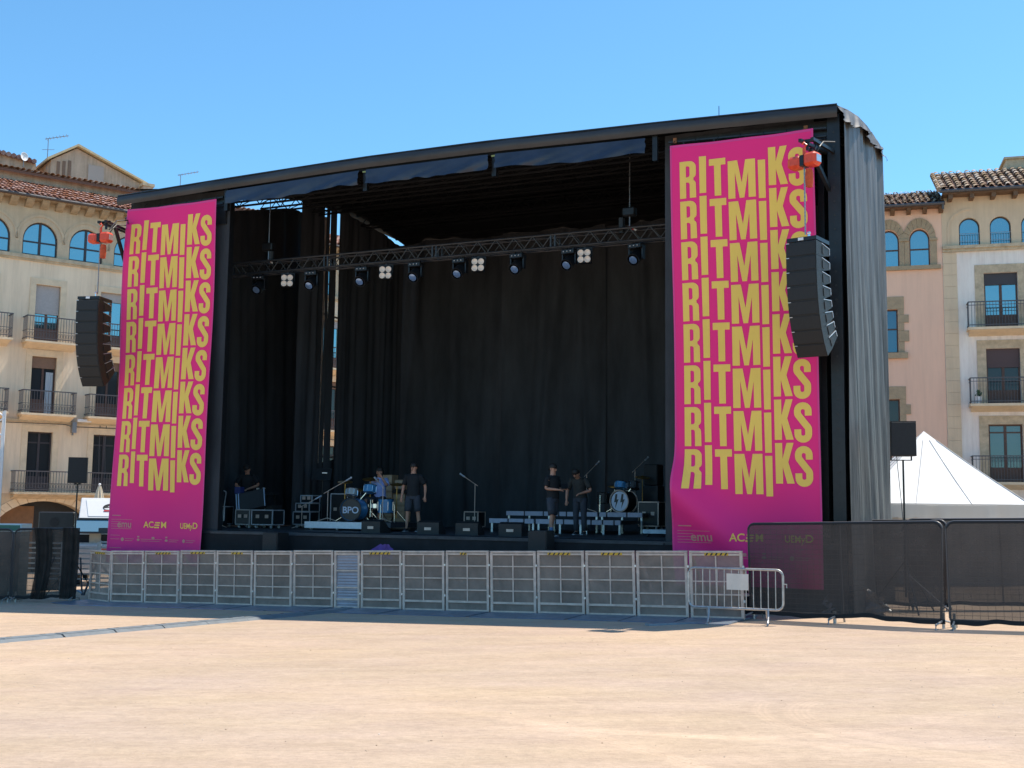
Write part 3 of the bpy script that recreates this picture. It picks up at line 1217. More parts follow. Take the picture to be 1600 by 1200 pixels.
def truss_hoist(s, lb, sgn):
    o = thing("truss_hoist", lb, "chain hoist", SP(s, 1.6, 8.16), SA, "black hoists lifting the lighting truss")
    MB().bx(-.15, .15, -.1, .1, -.1, .1, bev=.03).build("motor_body", M_blackm, o)
    mb = MB()
    mb.grid(lambda u, v: ((.07 + .07 * math.sin(2 * PI * u) - .01) * 1 + sgn * .17 - .07, .08 * math.cos(2 * PI * u), -.12 - .34 * v), 10, 3)
    mb.build("chain_bag", M_black, o)
    MB().tube((0, 0, .1), (0, 0, 1.45), .012, 6).tube((0, 0, -.1), (0, 0, -.38), .014, 6).build("chain", M_steel, o)
    MB().path([(.0, -.02, -.34), (.05, -.03, -.37), (.13, -.06, -.40)], .028, 6).build("red_sling", mat("red_strap", (.5, .04, .04), .7), o)
    MB().tube((.12, -.06, -.40), (.18, -.07, -.43), .022, 6).build("white_tag", M_white, o)
    return o


truss_hoist(-12.78, "black chain hoist above the left end of the lighting truss", .6)
truss_hoist(-3.2, "black chain hoist above the right end of the lighting truss", -1)

# ---------------------------------------------------------------- line arrays on orange hoists


def line_array(s, yaw, label, lit):
    ztop = 6.50
    top = SP(s, -1.15, ztop)
    o = thing("line_array", label, "loudspeaker", top, SA + yaw, "hanging line arrays")
    MB().bx(-.28, .28, -.30, .30, -.01, .06).build("rigging_frame", M_blackm, o)
    MB().bx(-.06, .04, -.312, -.301, .0, .05).build("maker_plate", M_white, o)
    angs = (0, 1, 2.5, 3.5, 5, 6.5, 7.5, 8.5)
    cum = 0
    # hinge along the front edge: front top corner moves down the curve
    fx = Vector((0, -.325, -.03))
    for i, a in enumerate(angs):
        cum += a
        c = MB()
        c.T = Matrix.Translation(fx) @ Matrix.Rotation(R(cum), 4, 'X')
        h = .262
        # cabinet, deeper and taller at the front than at the back
        pr = [(0, 0), (0, -h), (.26, -h + .004), (.62, -h + .075), (.62, -.05), (.26, -.004)]
        c.prism(pr, lambda u, v: (-.285, u, v), lambda u, v: (.285, u, v))
        cab = c.build("speaker_cabinet", M_box, o)
        c = MB()
        c.T = Matrix.Translation(fx) @ Matrix.Rotation(R(cum), 4, 'X')
        c.bx(-.27, .27, -.012, .0, -h + .014, -.014, bev=.006)
        c.build("grille", M_grille, cab)
        c = MB()
        c.T = Matrix.Translation(fx) @ Matrix.Rotation(R(cum), 4, 'X')
        c.bx(.285, .297, .26, .33, -h + .06, -.06)
        c.mark()
        c.bx(-.297, -.285, .26, .33, -h + .06, -.06)
        c.build_split("handle_recess", M_hazblack, cab)
        c = MB()
        c.T = Matrix.Translation(fx) @ Matrix.Rotation(R(cum), 4, 'X')
        for sgn in (-1, 1):  # pale bars: the sunlit look of the cabinet edges is put into the colour
            for (y0, z0, y1, z1) in ((.24, -.016, .60, -.062), (.60, -.062, .60, -h + .088)):
                c.bar((sgn * .29, y0, z0), (sgn * .29, y1, z1), .010)
            c.mark()
        c.bx(-.275, -.22, -.02, -.012, -.02, -.008)
        c.build_split("lit_edge_bar", M_caseedge, cab)
        fx = fx + Matrix.Rotation(R(cum), 3, 'X') @ Vector((0, 0, -h - .004))
    MB().tube((.02, 0, .06), (.02, 0, .17), .025, 8).sphere((.02, 0, .19), .035, 8).build("shackle", M_chrome, o)
    return o


line_array(-15.78, R(14), "curved black line array hanging left of the left banner, in front of the beige building", False)
line_array(1.10, R(-13), "curved black line array hanging in front of the right banner", True)


def orange_hoist(s, yaw, label):
    o = thing("chain_hoist", label, "chain hoist", SP(s, -1.12, 8.04), SA + yaw, "orange hoists lifting the line arrays")
    mb = MB()
    mb.bx(-.30, -.03, -.13, .13, -.12, .11, bev=.05)
    mb.bx(.03, .30, -.13, .13, -.12, .13, bev=.05)
    mb.build("motor_body", M_orange, o)
    mb = MB()
    mb.bx(-.04, .04, -.10, .10, -.10, .10)
    mb.build("gear_case", M_blackm, o)
    mb = MB()
    mb.bx(.301, .308, -.08, .07, -.06, .07)
    mb.build("rating_plate", M_alu, o)
    mb = MB()
    mb.grid(lambda u, v: (.11 + .075 * math.cos(2 * PI * u) * (1 - .3 * abs(2 * v - 1) ** 3), -.02 + .07 * math.sin(2 * PI * u), -.17 - .33 * v), 14, 6)
    mb.bx(.06, .16, -.07, .03, -.5, -.49)
    mb.build("chain_bag", M_orangebag, o, smooth=2)
    mb = MB()
    z = -.12
    i = 0
    while z > -1.35:
        mb.box((0, 0, z), (.028 if i % 2 else .012, .012 if i % 2 else .028, .045))
        z -= .036
        i += 1
    mb.build("chain", M_steel, o)
    mb = MB()
    mb.tube((0, 0, .1), (0, 0, .26), .03, 8)
    mb.path([(0, 0, .26), (.05, 0, .31), (0, 0, .37), (-.04, 0, .33)], .02, 6)
    mb.build("hook", M_orange, o)
    MB().path([(.2, .05, .1), (.26, .1, .25), (.25, .25, .38), (.28, .6, .45)], .012, 5).build("power_cable", M_black, o)
    return o


orange_hoist(-15.74, R(8), "orange electric chain hoist above the left line array")
orange_hoist(1.05, R(-22), "orange electric chain hoist above the right line array")

# ---------------------------------------------------------------- grey crowd barriers in front of the stage
BA = math.atan2(-6.834, 13.436)
BL = Vector((-9.288, 27.351, 0))
BX = Vector((math.cos(BA), math.sin(BA), 0))


def barrier(w_=1.0, gate=False, sticker=None):
    o = thing("crowd_barrier", "", "barrier", group="stage barriers in a row")
    h = 1.2
    mb = MB()
    for x in (-w_ / 2 + .025, w_ / 2 - .025):
        mb.bx(x - .025, x + .025, -.025, .025, .01, h - .03)
    mb.bx(-w_ / 2, w_ / 2, -.032, .032, h - .03, h + .01, bev=.008)
    mb.bx(-w_ / 2 + .05, w_ / 2 - .05, -.028, -.004, h - .075, h - .04)
    for z in ((.21, .055),):
        mb.bx(-w_ / 2 + .05, w_ / 2 - .05, -.02, .02, z[0] - .02, z[0] + .02)
    mb.bx(-w_ / 2 + .05, w_ / 2 - .05, -.02, .02, .03, .06)
    mb.build("frame", M_aludark, o)
    if not gate:
        mb = MB()
        mb.bx(-.0125, .0125, -.019, -.003, .23, h - .08)
        for z in (.44, .67, .91):
            mb.bx(-w_ / 2 + .05, -.0135, -.018, -.004, z - .012, z + .012)
            mb.bx(.0135, w_ / 2 - .05, -.018, -.004, z - .012, z + .012)
        mb.build("grid_bars", M_aludark, o)
        mb = MB()
        mb.quad((-w_ / 2 + .05, .003, .06), (w_ / 2 - .05, .003, .06), (w_ / 2 - .05, .003, h - .035), (-w_ / 2 + .05, .003, h - .035))
        mb.build("perforated_panel", M_sheet, o)
    else:
        mb = MB()
        n = 60
        mb.grid(lambda u, v: (-w_ / 2 + .05 + (w_ - .1) * v, .004 + .003 * math.sin(u * n * 1.9), .06 + (h - .1) * u), 180, 1)
        mb.build("corrugated_panel", M_gate, o)
        mb = MB()
        for z in (.45, .8):
            mb.bx(-w_ / 2 + .05, w_ / 2 - .05, -.022, -.006, z - .014, z + .014)
        mb.build("grid_bars", M_aludark, o)
    mb = MB()                                                     # tread plate on the audience side, with a raised lip
    mb.prism([(-.95, 0), (-.93, .012), (-.04, .035), (-.04, 0)], lambda u, v: (-w_ / 2 + .006, u, v), lambda u, v: (w_ / 2 - .006, u, v))
    mb.bx(-w_ / 2 + .006, w_ / 2 - .006, -.039, .8, 0, .03)
    mb.build("floor_plate", M_plate, o)
    mb = MB()
    for x in (-w_ / 2 + .06, w_ / 2 - .06):
        mb.bar((x, .03, h - .12), (x, .95, .05), .04)
        mb.mark()
    mb.bx(-w_ / 2 + .02, w_ / 2 - .02, .28, .62, .40, .43)
    mb.build_split("rear_brace", M_aludark, o)
    mb = MB()
    for z in (.33, .93):
        mb.bx(w_ / 2 - .004, w_ / 2 + .03, -.03, .0, z - .02, z + .02)
        mb.mark()
    mb.build_split("latch", M_alu, o)
    if sticker:
        c, L_ = sticker
        s_ = MB()
        s_.bx(c - L_ / 2, c + L_ / 2, -.0335, -.0325, h - .072, h - .028)
        # sits just proud of the top rail
        k = max(2, int(L_ / .085))
        for i in range(k):
            x = c - L_ / 2 + L_ * (i + .15) / k
            s_.quad((x, -.0345, h - .072), (x + .032, -.0345, h - .072), (x + .062, -.0345, h - .028), (x + .03, -.0345, h - .028))
        st = s_.build("hazard_sticker", M_yellow, o)
        st.data.materials.append(M_hazblack)
        for f in st.data.polygons:
            if abs(f.center.y + .0345) < 1e-4:
                f.material_index = 1
    return o


edges = [-.06 + 1.06 * i for i in range(7)] + [6.98 + 1.0125 * i for i in range(9)]
STK = {2: (.05, .46), 3: (.0, .42), 4: (.08, .32), 8: (-.02, .5), 10: (-.08, .15), 12: (-.02, .48), 13: (.04, .42), 15: (.02, .44)}
NTH = ["first", "second", "third", "fourth", "fifth", "sixth", "", "eighth", "ninth", "tenth", "eleventh", "twelfth", "thirteenth", "fourteenth", "last"]
rndb = random.Random(4)
for i in range(len(edges) - 1):
    a, b = edges[i], edges[i + 1]
    gate = 6 == i
    c = (a + b) / 2
    wd = (b - a) - .035
    o = barrier(wd, gate, STK.get(i + 1))
    p = BL + BX * c + Vector((0, rndb.uniform(-.03, .03), 0))
    o.location = (p.x, p.y, gz(p.x, p.y) + rndb.uniform(0, .012))
    za = gz(*(BL + BX * a).xy)
    zb = gz(*(BL + BX * b).xy)
    o.rotation_euler = (0, -math.atan2(zb - za, b - a), BA + R(rndb.uniform(-1.2, 1.2)))
    if gate:
        o["label"] = "narrow blue-grey corrugated gate panel in the barrier row, where the cable ramp ends"
    else:
        txt = "with yellow-black hazard sticker" if (i + 1) in STK else "with plain top rail"
        o["label"] = f"grey barrier panel {txt}, {NTH[i]} from the left in the straight row" if i < 14 else "rightmost grey barrier panel with hazard sticker behind the tubular barricade"
o = barrier(1.0, False, (-.02, .5))
o["label"] = "leftmost angled barrier panel in front of the parked white van"
ang = BA + R(-16)
p = BL + BX * -.06 - Vector((math.cos(ang), math.sin(ang), 0)) * .52
o.location = (p.x, p.y, gz(p.x, p.y))
o.rotation_euler = (0, 0, ang)
mb = MB()
mb.path([(0, -.06, .0), (0, -.06, .18), (.05, -.06, .26), (.16, -.06, .28), (.34, -.06, .24)], .022, 8)
q = p - Vector((math.cos(ang), math.sin(ang), 0)) * .86
o = mb.build("grey_cable_pipe", M_plate, loc=(q.x, q.y - .35, gz(q.x, q.y)))
o.rotation_euler = (0, 0, ang)
tag(o, "bent grey pipe on the ground at the left end of the barriers", "pipe")

# ---------------------------------------------------------------- tubular barricade with a sheet of paper
pa = Vector((3.2, 20.05, 0))
pb = Vector((4.45, 19.2, 0))
ax = (pb - pa)
L_ = 1.62
ang = math.atan2(ax.y, ax.x) + R(12)
o = thing("steel_barricade", "low silver tubular barricade with a white paper sheet in front of the last grey barriers", "barricade",
          (pa.x - .12, pa.y - .0, gz(pa.x, pa.y)), ang)
mb = MB()
rr, zb, zt, Lx = .11, .29, .95, 1.60
pts = []
for (cx, cz, a0) in ((Lx - rr, zt - rr, 90), (Lx - rr, zb + rr, 0), (rr, zb + rr, -90), (rr, zt - rr, -180)):
    for k in range(6):
        a = R(a0 - 90 * k / 5)
        pts.append((cx + rr * math.cos(a), 0, cz + rr * math.sin(a)))
mb.path(pts, .021, 8, closed=True)
mb.build("frame_tube", M_galv, o, smooth=True)
mb = MB()
for k in range(1, 13):
    x = Lx * k / 13
    mb.tube((x, 0, zb), (x, 0, zt), .0085, 6)
mb.build("upright_bars", M_galv, o, smooth=True)
for x in (.32, 1.32):
    mb = MB()
    mb.path([(x, .26, .01), (x, .25, .05), (x, .05, .17), (x, 0, .30)], .017, 8)
    mb.path([(x + .06, -.26, .01), (x + .06, -.25, .05), (x + .04, -.05, .17), (x + .03, 0, .30)], .017, 8)
    mb.build("foot", M_galv, o, smooth=True)
mb = MB()
mb.path([(Lx, 0, .72), (Lx + .06, 0, .72), (Lx + .06, 0, .66)], .011, 6)
mb.build("hook", M_galv, o)
mb = MB()
mb.grid(lambda u, v: (.66 + .37 * u, -.027 + .008 * math.sin(u * 7), .60 + .27 * v), 10, 3)
tag(mb.build("paper_sheet", M_paper, loc=o.location), "pale paper sheet tied to the silver barricade", "paper").rotation_euler = (0, 0, ang)

# ---------------------------------------------------------------- mesh fence with dark scrim, right and left


def fence_panel(L_, h, label, scrim=M_scrim, group="scrimmed fence panels", solid=False, wire=M_rail):
    o = thing("fence_panel", label, "fence", group=group)
    mb = MB()
    rr = .12
    pts = []
    zb, zt = .14, h
    for (cx, cz, a0) in ((L_ - rr, zt - rr, 90), (L_ - rr, zb + .03, 0), (.03, zb + .03, -90), (rr, zt - rr, -180)):
        r2 = rr if cz > 1 else .03
        for k in range(5):
            a = R(a0 - 90 * k / 4)
            pts.append((cx + r2 * math.cos(a), 0, cz + r2 * math.sin(a)))
    mb.path(pts, .021, 8, closed=True)
    mb.tube((L_ / 2, 0, zb), (L_ / 2, 0, zt), .018, 6)
    mb.build("frame_tube", M_gutter, o, smooth=True)
    mb = MB()
    k = 0
    z = zb + .08
    while z < zt - .05:
        mb.tube((.02, .008, z), (L_ - .02, .008, z), .0028, 4, caps=False)
        z += .085
    x = .1
    while x < L_ - .05:
        mb.tube((x, .012, zb), (x, .012, zt), .0022, 4, caps=False)
        x += .115
    mb.build("wire_mesh", wire, o)
    sd = random.randint(0, 999)
    mb = MB()

    def sf(u, v):
        x = .005 + (L_ - .01) * u
        zlow = .09 + .035 * wob(u * 4, sd)
        z = zlow + (zt + .005 - zlow) * v
        c = .03
        # rounded upper corners
        e = min(x, L_ - x)
        if e < rr and z > zt - rr:
            z = min(z, zt - rr + math.sqrt(max(0, rr * rr - (rr - e) ** 2)))
        return (x, -.03 - .02 * (1 + wob(x * 1.2 + v, sd + 3)) * (1 - v * .8), z)
    mb.grid(sf, 60, 12)
    mb.build("scrim", scrim, o, smooth=2)
    mb = MB()
    mb.grid(lambda u, v: (lambda p: (p[0], p[1] - .004, p[2] - .035 * v))(sf(u, 1)), 60, 1)
    mb.mark()
    mb.grid(lambda u, v: (lambda p: (p[0], p[1] - .004, p[2] + .07 * v))(sf(u, 0)), 60, 1)
    mb.build_split("scrim_hem", M_hem, o)
    for x in (.06, L_ - .06) if not solid else (L_ / 2,):
        mb = MB()
        mb.path([(x, .32, .0), (x, .3, .08), (x, 0, .13), (x, -.3, .08), (x, -.32, .0)], .017, 8)
        mb.tube((x, 0, .0), (x, 0, .25), .024, 8)
        mb.build("foot", M_galv, o, smooth=True)
    return o


FA = Vector((4.33, 20.92, 0))
FB = Vector((6.95, 18.55, 0))
fx = (FB - FA).normalized()
FL = (FB - FA).length
for i in range(3):
    a = FA + fx * (FL + .05) * i
    if i == 2:
        break
    b = a + fx * FL
    o = fence_panel(FL, 1.69, ("black scrim fence panel with a rounded left corner in front of the right banner",
                               "black scrim fence panel at the far right in front of the white tent")[i])
    ang = math.atan2(fx.y, fx.x) + (R(0) if i == 0 else R(16))
    o.location = (a.x, a.y, gz(a.x, a.y))
    za, zb_ = gz(a.x, a.y), gz(b.x, b.y)
    o.rotation_euler = (0, -math.atan2(zb_ - za, FL) * (1 if i == 0 else .7), ang)
    if i == 0:
        mb = MB()                                                 # middle leg of the long panel
        x = FL * .465
        mb.path([(x, .30, .0), (x, .28, .08), (x, 0, .12), (x, -.28, .08), (x, -.30, .0)], .02, 8)
        mb.tube((x - .02, -.02, .0), (x - .02, -.02, .2), .03, 8)
        mb.build("foot", M_galv, o, smooth=True)

o = fence_panel(3.5, 1.75, "black scrim fence panel standing further back, in front of the tent wall")
o.location = (7.75, 22.6, gz(7.75, 22.6))
o.rotation_euler = (0, -.02, R(-6))
o = fence_panel(3.5, 1.75, "black scrim fence panel standing further back, beside the stage corner behind the speaker stand")
o.location = (5.6, 24.4, gz(5.6, 24.4))
o.rotation_euler = (0, -.02, R(-36))
# left: two panels with brown see-through scrim
for (x0, L2, yy, lb) in ((-13.95, 2.05, 27.9, "brown see-through scrim fence panel at the far left edge"),
                         (-11.86, 1.52, 27.95, "brown see-through scrim fence panel left of the angled barrier")):
    o = fence_panel(L2, 1.74, lb, M_scrim2, "brown scrimmed fence panels at the left")
    o.location = (x0, yy, gz(x0, yy))
    o.rotation_euler = (0, -GA, 0)
for (x0, x1, lean, lb) in ((-11.42, -11.0, .10, "gathered dark scrim hanging in a fold over the left fence"),
                           (-10.72, -10.31, .02, "dark scrim folded double over the right end of the left fence")):
    mb = MB()

    def dr(u, v):
        x = x0 + (x1 - x0) * u + lean * math.sin(v * 3) - lean * .9 * (1 - v) * u
        return (x, 27.84 - .05 * wob(u * 3, x0, 2) - .03 * v * (1 - v), gz(x0, 27.9) + .08 + 1.68 * v)
    mb.grid(dr, 24, 12)
    tag(mb.build("scrim_drape", mat("double_scrim", (.03, .027, .025), .9, var=.3, scale=5, trans=.05, spec=.1), smooth=2), lb, "scrim", "drapes of scrim on the left fence")

# slatted silver barriers behind the left fence
for i, (x0, y0, L2, lb) in enumerate(((-15.4, 31.0, 2.3, "silver slatted barrier seen through the left edge of the brown scrim"),
                                      (-13.0, 31.2, 2.0, "silver slatted barrier seen through the middle of the brown scrim"),
                                      (-10.9, 30.9, 1.9, "silver slatted barrier seen through the leftmost angled barrier panel"))):
    o = thing("slatted_barrier", lb, "barrier", (x0, y0, gz(x0, y0)), 0, "silver slatted barriers at the left")
    mb = MB()
    for k in range(8):
        mb.bx(0, L2, -.015, .015, .42 + k * .135, .46 + k * .135)
    for x in (.03, L2 / 2, L2 - .03):
        mb.bx(x - .025, x + .025, -.03, -.016, .05, 1.42)
    mb.build("slats", M_alu, o)
    mb = MB()
    for x in (.3, L2 - .5):
        mb.bar((x, 0, 1.0), (x + .28, -.5, .02), .04)
        mb.bar((x + .5, 0, 1.0), (x + .3, -.5, .02), .04)
        mb.mark()
    mb.build_split("leg", M_gutter, o)

# ---------------------------------------------------------------- cable ramps on the sand
path = [Vector(v) for v in ((-9.35, 15.7), (-7.75, 17.89), (-6.05, 20.2), (-4.4, 22.45), (-3.46, 23.87), (-3.16, 25.05))]
seg = []
for a, b in zip(path, path[1:]):
    n_ = max(1, round((b - a).length / .95))
    for k in range(n_):
        seg.append((a + (b - a) * k / n_, a + (b - a) * (k + 1) / n_))
W2 = .22
first = None
for i, (a, b) in enumerate(seg):
    mid = (a + b) / 2
    if first is None:
        o = thing("cable_ramp", "", "cable ramp", group="grey cable ramp sections across the sand")
        mb = MB()
        Lh = .46
        mb.prism([(-W2, 0), (-.13, .045), (.13, .045), (W2, 0)], lambda u, v: (-Lh, u, v), lambda u, v: (Lh, u, v))
        mb.build("ramp_body", mat("cable_ramp_grey", (.15, .17, .185), .6, var=.18, scale=5, bump=.2, bscale=40), o)
        mb = MB()
        mb.bx(-Lh + .01, Lh - .01, -.11, .11, .0455, .051)
        mb.build("lid", mat("cable_ramp_lid", (.18, .205, .22), .55, var=.15, scale=6), o)
        mb = MB()
        for x in (-.3, .26):
            mb.bx(x - .045, x + .045, .06, .085, .0512, .054)
        mb.build("grip_hole", M_hazblack, o)
        first = o
    else:
        o = copy_tree(first)
    o.location = (mid.x, mid.y, gz(mid.x, mid.y) + .003)
    o.rotation_euler = (0, 0, math.atan2((b - a).y, (b - a).x) + R(rndb.uniform(-2, 2)))
    if i < 2:
        o["label"] = "one of the grey cable ramp sections nearest the camera, left foreground"
    else:
        o["label"] = "grey cable ramp section in the line crossing the sand towards the narrow barrier gate"
mb = MB()  # flat sheet added on the sand to draw the stage shadow's edge
mb.prism([(0, 0), (1.45, .72), (1.42, .86), (-.06, .12)], lambda u, v: (u, v, 0), lambda u, v: (u, v, .035))
tag(mb.build("shadow_edge_sheet", M_plate, loc=(2.35, 19.62, gz(2.4, 19.7) + .003)), "small grey flat ramp on the sand beside the tubular barricade", "ramp")

# ---------------------------------------------------------------- speakers on stands, left and right


def stand_speaker(loc, yaw, hpole, wd, hb, label, lab2, yoke):
    x, y = loc
    z0 = gz(x, y)
    st = thing("speaker_stand", lab2, "speaker stand", (x, y, z0), yaw, "tripod speaker stands")
    mb = MB()
    mb.tube((0, 0, .35), (0, 0, hpole), .019, 10)
    mb.tube((0, 0, .3), (0, 0, hpole * .55), .026, 10)
    mb.build("pole", M_blackm, st, smooth=True)
    MB().tube((0, 0, hpole * .55 - .05), (0, 0, hpole * .55 + .05), .038, 8).bx(-.06, -.02, -.01, .01, hpole * .55 - .02, hpole * .55 + .02).build("collar", M_blackm, st)
    for k in range(3):
        a = R(40 + 120 * k)
        MB().tube((.02 * math.cos(a), .02 * math.sin(a), .95), (.72 * math.cos(a), .72 * math.sin(a), .02), .015, 6).tube(
            (.0, 0, .4), (.42 * math.cos(a), .42 * math.sin(a), .42), .009, 6).build("leg", M_blackm, st)
    sp = thing("loudspeaker", label, "loudspeaker", (x, y, z0 + hpole), yaw, "speakers on tripod stands")
    g0 = .085 if yoke else .01
    mb = MB()
    pr = [(-wd / 2, -.16), (wd / 2, -.16), (wd / 2, .02), (wd * .3, .18), (-wd * .3, .18), (-wd / 2, .02)]
    mb.prism(pr, lambda u, v: (u, v, g0), lambda u, v: (u, v, g0 + hb))
    mb.build("cabinet", M_box, sp)
    MB().bx(-wd / 2 + .012, wd / 2 - .012, -.172, -.161, g0 + .015, g0 + hb - .02, bev=.004).build("grille", M_grille, sp)
    if yoke:
        MB().bx(-wd * .5, wd * .36, -.02, .03, .0, .018).bx(-wd * .5, -wd * .5 + .025, -.02, .03, .018, .10).bx(wd * .36 - .025, wd * .36, -.02, .03, .018, .10).build("yoke", M_blackm, sp)
        MB().path([(-.1, .1, .3), (-.1, .1, 0), (-.05, .05, -.7), (-.02, .02, -1.2)], .007, 5).build("speaker_cable", M_black, sp)
    else:
        for s_ in (-.05, .05):
            MB().bx(s_ - .03, s_ + .03, -.03, .03, -.03, .009).build("bracket", M_blackm, sp)
    return sp


stand_speaker((7.48, 22.0), R(-12), 2.86, .46, .66, "black loudspeaker on a pole in front of the white tent", "tall black speaker stand behind the black scrim fence", True)
stand_speaker((-10.86, 29.0), R(14), 2.86, .45, .64, "black loudspeaker on a pole in front of the beige building at the left", "tall black speaker stand behind the brown scrim fence", False)
mb = MB()
mb.tube((0, 0, .78), (.72, -.42, .05), .018, 8)
tag(mb.build("guy_pole", M_gutter, loc=(7.5, 22.2, gz(7.5, 22.2)), smooth=True), "slanting dark pole seen through the black scrim right of the speaker stand", "pole")

# dark stuff lying behind the right fence: wrapped plastic
mb = MB()
mb.grid(lambda u, v: ((u - .5) * 1.15 + .1 * wob(v * 4, 3), .2 * math.sin(PI * u) + .1 * wob(u * 5 + v * 3, 1), .55 * (1 - v) ** .7 * (.5 + .5 * math.sin(PI * u)) + .07 * wob(u * 8, 5 + int(v * 6), 2) * (1 - v)), 40, 12)
tag(mb.build("plastic_wrap", mat("grey_film", (.2, .2, .2), .3, var=.4, scale=4), loc=(6.35, 21.4, gz(6.3, 21.4)), smooth=2), "crumpled grey plastic sheet on the ground behind the black fence", "plastic sheet")

# ---------------------------------------------------------------- white tent at the right
tz = gz(12.1, 34)
o = thing("white_tent", "large white pyramid-roofed tent behind the black fence at the right", "tent", (12.05, 33.6, tz), R(-8))
ev, pk, hw = 2.24, 4.36, 2.25
mb = MB()


def tent_side(k):
    rot = Matrix.Rotation(k * PI / 2, 3, 'Z')

    def f(u, v):
        e = 1 - v
        xx = (u - .5) * 2 * hw * e
        sag = -.05 * math.sin(PI * v) - .05 * math.sin(PI * u) * e + .012 * wob(u * 6 + v * 2, 7 + k, 2) * e
        zz = ev + (pk - ev) * v + sag
        return rot @ Vector((xx, -hw * e, zz))
    return f


for k in range(4):
    mb.grid(tent_side(k), 24, 16)
mb.build("canopy", M_tent, o, smooth=2)
for k in range(4):
    f_ = tent_side(k)
    for q in (0, .34, .67):
        MB().path([f_(q, j / 8) + Vector((0, 0, .004)) for j in range(8)], .012, 5).build("seam", mat("tent_seam", (.55, .54, .53), .7), o)
mb = MB()
for k in range(4):
    rot = Matrix.Rotation(k * PI / 2, 3, 'Z')
    mb.grid(lambda u, v: rot @ Vector(((u - .5) * 2 * hw, -hw - .012 + .03 * wob(u * 7, 9 + k, 2) * v, ev - .38 * v - .03 * abs(math.sin(u * PI * 9)) * v)), 60, 3)
mb.build("valance", mat("tent_valance", (.74, .70, .62), .7, trans=.12), o, smooth=2)
mb = MB()
for k in range(4):
    rot = Matrix.Rotation(k * PI / 2, 3, 'Z')
    mb.grid(lambda u, v: rot @ Vector(((u - .5) * 2 * (hw - .08), -hw + .1 + .06 * wob(u * 9, 19 + k, 2.4), .05 + (ev - .42) * v)), 60, 3)
mb.build("side_wall", mat("tent_wall", (.68, .63, .56), .75, var=.05, scale=2), o, smooth=2)
mb = MB()
for k in range(4):
    rot = Matrix.Rotation(k * PI / 2, 3, 'Z')
    mb.tube(rot @ Vector((-hw + .03, -hw + .03, 0)), rot @ Vector((-hw + .03, -hw + .03, ev)), .03, 8)
mb.build("corner_post", M_alu, o)

# ---------------------------------------------------------------- van, parasol, mast and box at the left
vx, vy = -12.6, 36.0
o = thing("vendor_van", "small white vending van with a raised oval-logo sign, partly behind the left pink banner", "van", (vx, vy, gz(vx, vy)), R(14))
mb = MB()
mb.bx(-.85, .85, 0, 3.2, .35, 1.28, bev=.05)
mb.bx(-.85, .85, .25, 3.2, 1.29, 1.62, bev=.04)
mb.build("body", M_white, o)
MB().bx(-.80, .80, .236, .246, 1.29, 1.56).build("window_band", M_glassdark, o)
MB().bx(-.42, -.08, .15, .23, 1.26, 1.62).build("paper_box", M_cream, o)
MB().bx(.35, .42, .17, .23, 1.33, 1.55).build("orange_bottle", M_orange, o)
mb = MB()
mb.prism([(-.08, 1.66), (.28, 2.02), (.32, 2.0), (-.04, 1.63)], lambda u, v: (-.84, u, v), lambda u, v: (.84, u, v))
mb.build("windscreen", mat("teal_glass", (.2, .36, .44), .15, metal=.5), o)
MB().bx(-.88, .88, -.1, -.03, 1.60, 1.64).bx(-.86, .86, .25, .33, 2.02, 2.07).build("trim_strip", M_gutter, o)
LEAN = Matrix.Translation((0, .30, 2.06)) @ Matrix.Rotation(R(-36), 4, 'X')


def lean(u, y, v):
    return LEAN @ Vector((u, y, v))


mb = MB()
mb.T = LEAN
sg = mb.bx(-.78, 1.0, 0, .06, .0, .80, bev=.02).build("sign_board", M_white, o)
MB().prism([(-.5, .06), (-.62, .58), (.86, .58), (.7, .06)], lambda u, v: lean(u, -.014, v * 1.2), lambda u, v: lean(u, -.002, v * 1.2)).build("sign_panel", mat("bright_white", (.86, .86, .88), .4), sg)
MB().prism(arc(.2, .34, .30, .13, 0, 360, 28)[:-1], lambda u, v: lean(u, -.022, v * 1.2), lambda u, v: lean(u, -.015, v * 1.2)).build("oval_logo", M_hazblack, sg)
mb = MB()
add_text(mb, "~~~~", .13, lambda x, y: lean(.2 + x, -.026, .44 + y))
mb.prism(arc(.2, .335, .26, .035, 0, 360, 20)[:-1], lambda u, v: lean(u, -.025, v * 1.2 - .05), None)
mb.build("logo_script", M_white, sg)
mb = MB()
mb.T = LEAN
mb.bx(-.06, .48, -.03, -.0235, .25, .30)
mb.build("red_stripe", mat("logo_red", (.55, .05, .06), .5), sg)
MB().bx(-.8, .8, -.02, -.008, .55, 1.2, bev=.004).build("tailgate", mat("silver_paint", (.5, .51, .53), .4, metal=.3), o)
mb = MB()
for k in range(2):
    mb.bx(-.12, .36, -.026, -.0205, 1.0 + k * .09, 1.05 + k * .09)
mb.build("red_lettering", mat("sign_red", (.6, .14, .1), .6), o)
for x in (-.72, .72):
    for y in (.5, 2.6):
        mb = MB()
        mb.lathe([(0, -.09), (.24, -.09), (.32, -.07), (.32, .07), (.24, .09), (0, .09)], (x, y, .32), 'X', 20)
        mb.build("wheel", M_black, o, smooth=True)
o = thing("closed_parasol", "closed cream parasol behind the white van", "parasol", (-14.92, 42, gz(-15, 42)))
mb = MB()
mb.grid(lambda u, v: ((.19 * (1 - v) ** .8 + .05) * (1 + .22 * math.cos(2 * PI * u * 8)) * math.cos(2 * PI * u), (.19 * (1 - v) ** .8 + .05) * (1 + .22 * math.cos(2 * PI * u * 8)) * math.sin(2 * PI * u), 2.35 + .95 * v), 48, 6)
mb.build("canopy", M_cream, o, smooth=2)
MB().tube((0, 0, 0), (0, 0, 3.32), .03, 8).sphere((0, 0, 3.36), .05, 8).build("pole", M_white, o)
